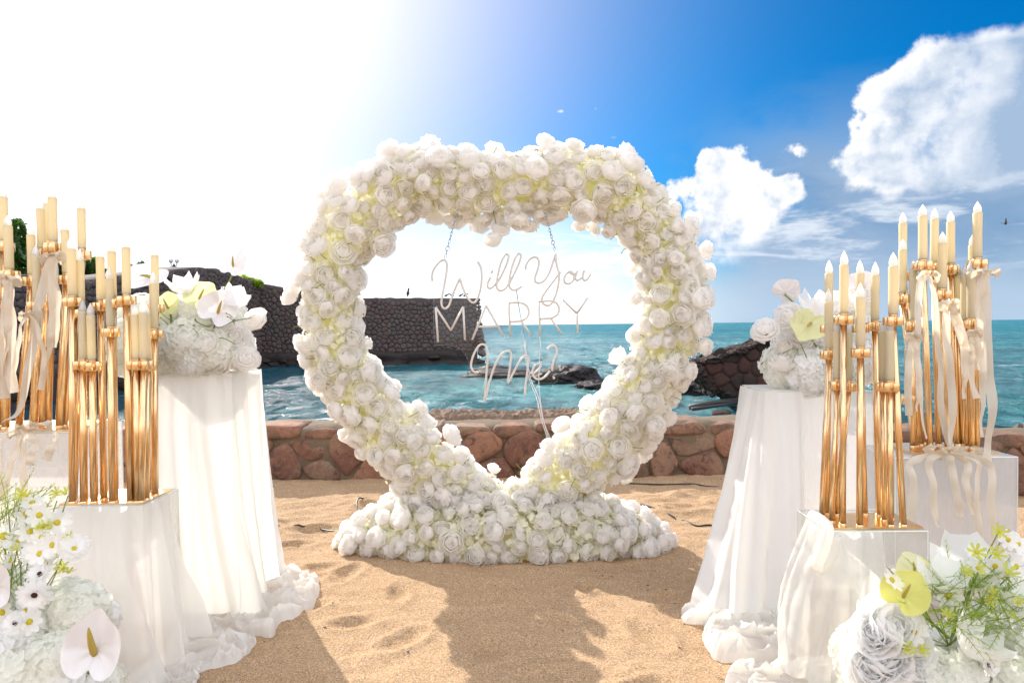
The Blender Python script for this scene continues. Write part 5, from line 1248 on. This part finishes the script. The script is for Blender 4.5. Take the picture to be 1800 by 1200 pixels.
# ---- foreground arrangement, bottom right
r = random.Random(64); fR = thing('flower_arrangement', (1.35, 1.95, 0), 'foreground spray of roses, cosmos and a yellow green anthurium at bottom right', 'flower arrangement')
for x, y, d, s in [(1590, 1215, 1.95, .075), (1620, 1190, 1.9, .095), (1680, 1200, 1.88, .10), (1740, 1185, 1.92, .10), (1790, 1150, 1.95, .11), (1770, 1100, 2.0, .10), (1720, 1120, 2.02, .09), (1650, 1150, 2.02, .09), (1810, 1090, 2.0, .09), (1600, 1140, 2.05, .06), (1800, 1210, 1.85, .1)]: hyd(fR, P(x, y, d), s, r, Vector((-.1, -.7, .7)))
for k in range(10): hyd(fR, Vector((1.10 + .13 * (k % 5) + r.uniform(-.03, .03), 1.93 + .1 * (k // 5), .06 + .10 * (k % 3))), .115, r)
for x, y, s, n in ((1571, 1096, .072, (.15, -.85, .5)), (1536, 1110, .052, (-.6, -.6, .4)), (1553, 1150, .070, (-.1, -.8, .55)), (1532, 1176, .062, (-.4, -.75, .4)), (1568, 1198, .066, (0, -.85, .4)), (1606, 1132, .05, (.1, -.8, .6)), (1600, 1170, .06, (.1, -.8, .5)), (1640, 1175, .06, (.1, -.7, .6))):
    put('rose', ROSE_FRONT[r.randrange(3)], fR, P(x, y, 1.86), rot_any(n, r, .08), s)
sm = MB(); fr = MB()
anthurium(fR, 1590, 1046, 1.84, .072, (-.45, -.70, .5), -.5, SPL, P(1668, 1120, 1.95), sm, r)
anthurium(fR, 1607, 1006, 1.97, .06, (-.1, -.7, .5), .2, SPY, P(1640, 1100, 1.98), sm, r)
bigflower(fR, 1650, 1032, 1.90, .062, (0, -.35, .9), 31, 4, 'tulip'); bigflower(fR, 1692, 1012, 1.95, .085, (-.2, -.5, .7), 32, 5)
bigflower(fR, 1700, 1150, 1.84, .072, (.45, -.35, .8), 33, 5, 'tulip'); bloom(fR, 'cosmos_flower', P(1738, 1166, 1.80), .045, (.3, -.8, .5), r, GER[0], DD); bigflower(fR, 1752, 1050, 1.93, .07, (.3, -.5, .6), 34, 5); bigflower(fR, 1795, 1040, 1.95, .08, (-.2, -.6, .6), 35, 5)
for x, y, s, n in [(1567, 1019, .036, (-.1, -.7, .7)), (1615, 1034, .032, (.3, -.8, .3)), (1666, 1046, .040, (0, -.95, .15)), (1749, 994, .034, (-.1, -.9, .3)), (1785, 995, .040, (.1, -.9, .3)), (1772, 948, .034, (.1, -.7, .6)), (1607, 1110, .038, (-.1, -.9, .2)), (1788, 955, .04, (.3, -.6, .6)), (1770, 1006, .034, (0, -.8, .5)), (1717, 972, .03, (-.1, -.6, .8)), (1720, 998, .032, (-.1, -.6, .8))]:
    bloom(fR, 'cosmos_flower', P(x, y, r.uniform(1.82, 1.88)), s, n, r, COS[r.randrange(3)], DY)
hub = P(1668, 1135, 1.92)
for x, y in ((1560, 996), (1600, 1010), (1666, 1050), (1717, 975), (1749, 998), (1755, 935), (1785, 1000), (1740, 1050), (1775, 1085), (1620, 1145), (1607, 1115), (1700, 1000), (1775, 930)): curve_stem(sm, P(x, y, 1.86), hub, .03, r, .0017)
for i in range(170):
    b = P(r.uniform(1630, 1790), r.uniform(1010, 1110), r.uniform(1.82, 1.95)); fern(fr, b, (r.uniform(-.8, .8), r.uniform(-.6, .2), r.uniform(-.2, .9)), r.uniform(.05, .11), r)
for x, y in ((1757, 934), (1716, 970), (1752, 974), (1740, 1052), (1777, 1084), (1620, 1142), (1718, 998), (1770, 1008), (1790, 1060), (1665, 1080), (1595, 1140), (1700, 1005), (1745, 1040)):
    bloom(fR, 'green_bloom', P(x, y, 1.82), r.uniform(.018, .028), (r.uniform(-.6, .6), r.uniform(-.9, .1), r.uniform(.1, 1)), r, COSG[r.randrange(2)], DY)
sm.build('stems', M['stem'], fR); tag(fr.build('feathery_foliage', M['leaf'], fR), kind='stuff')
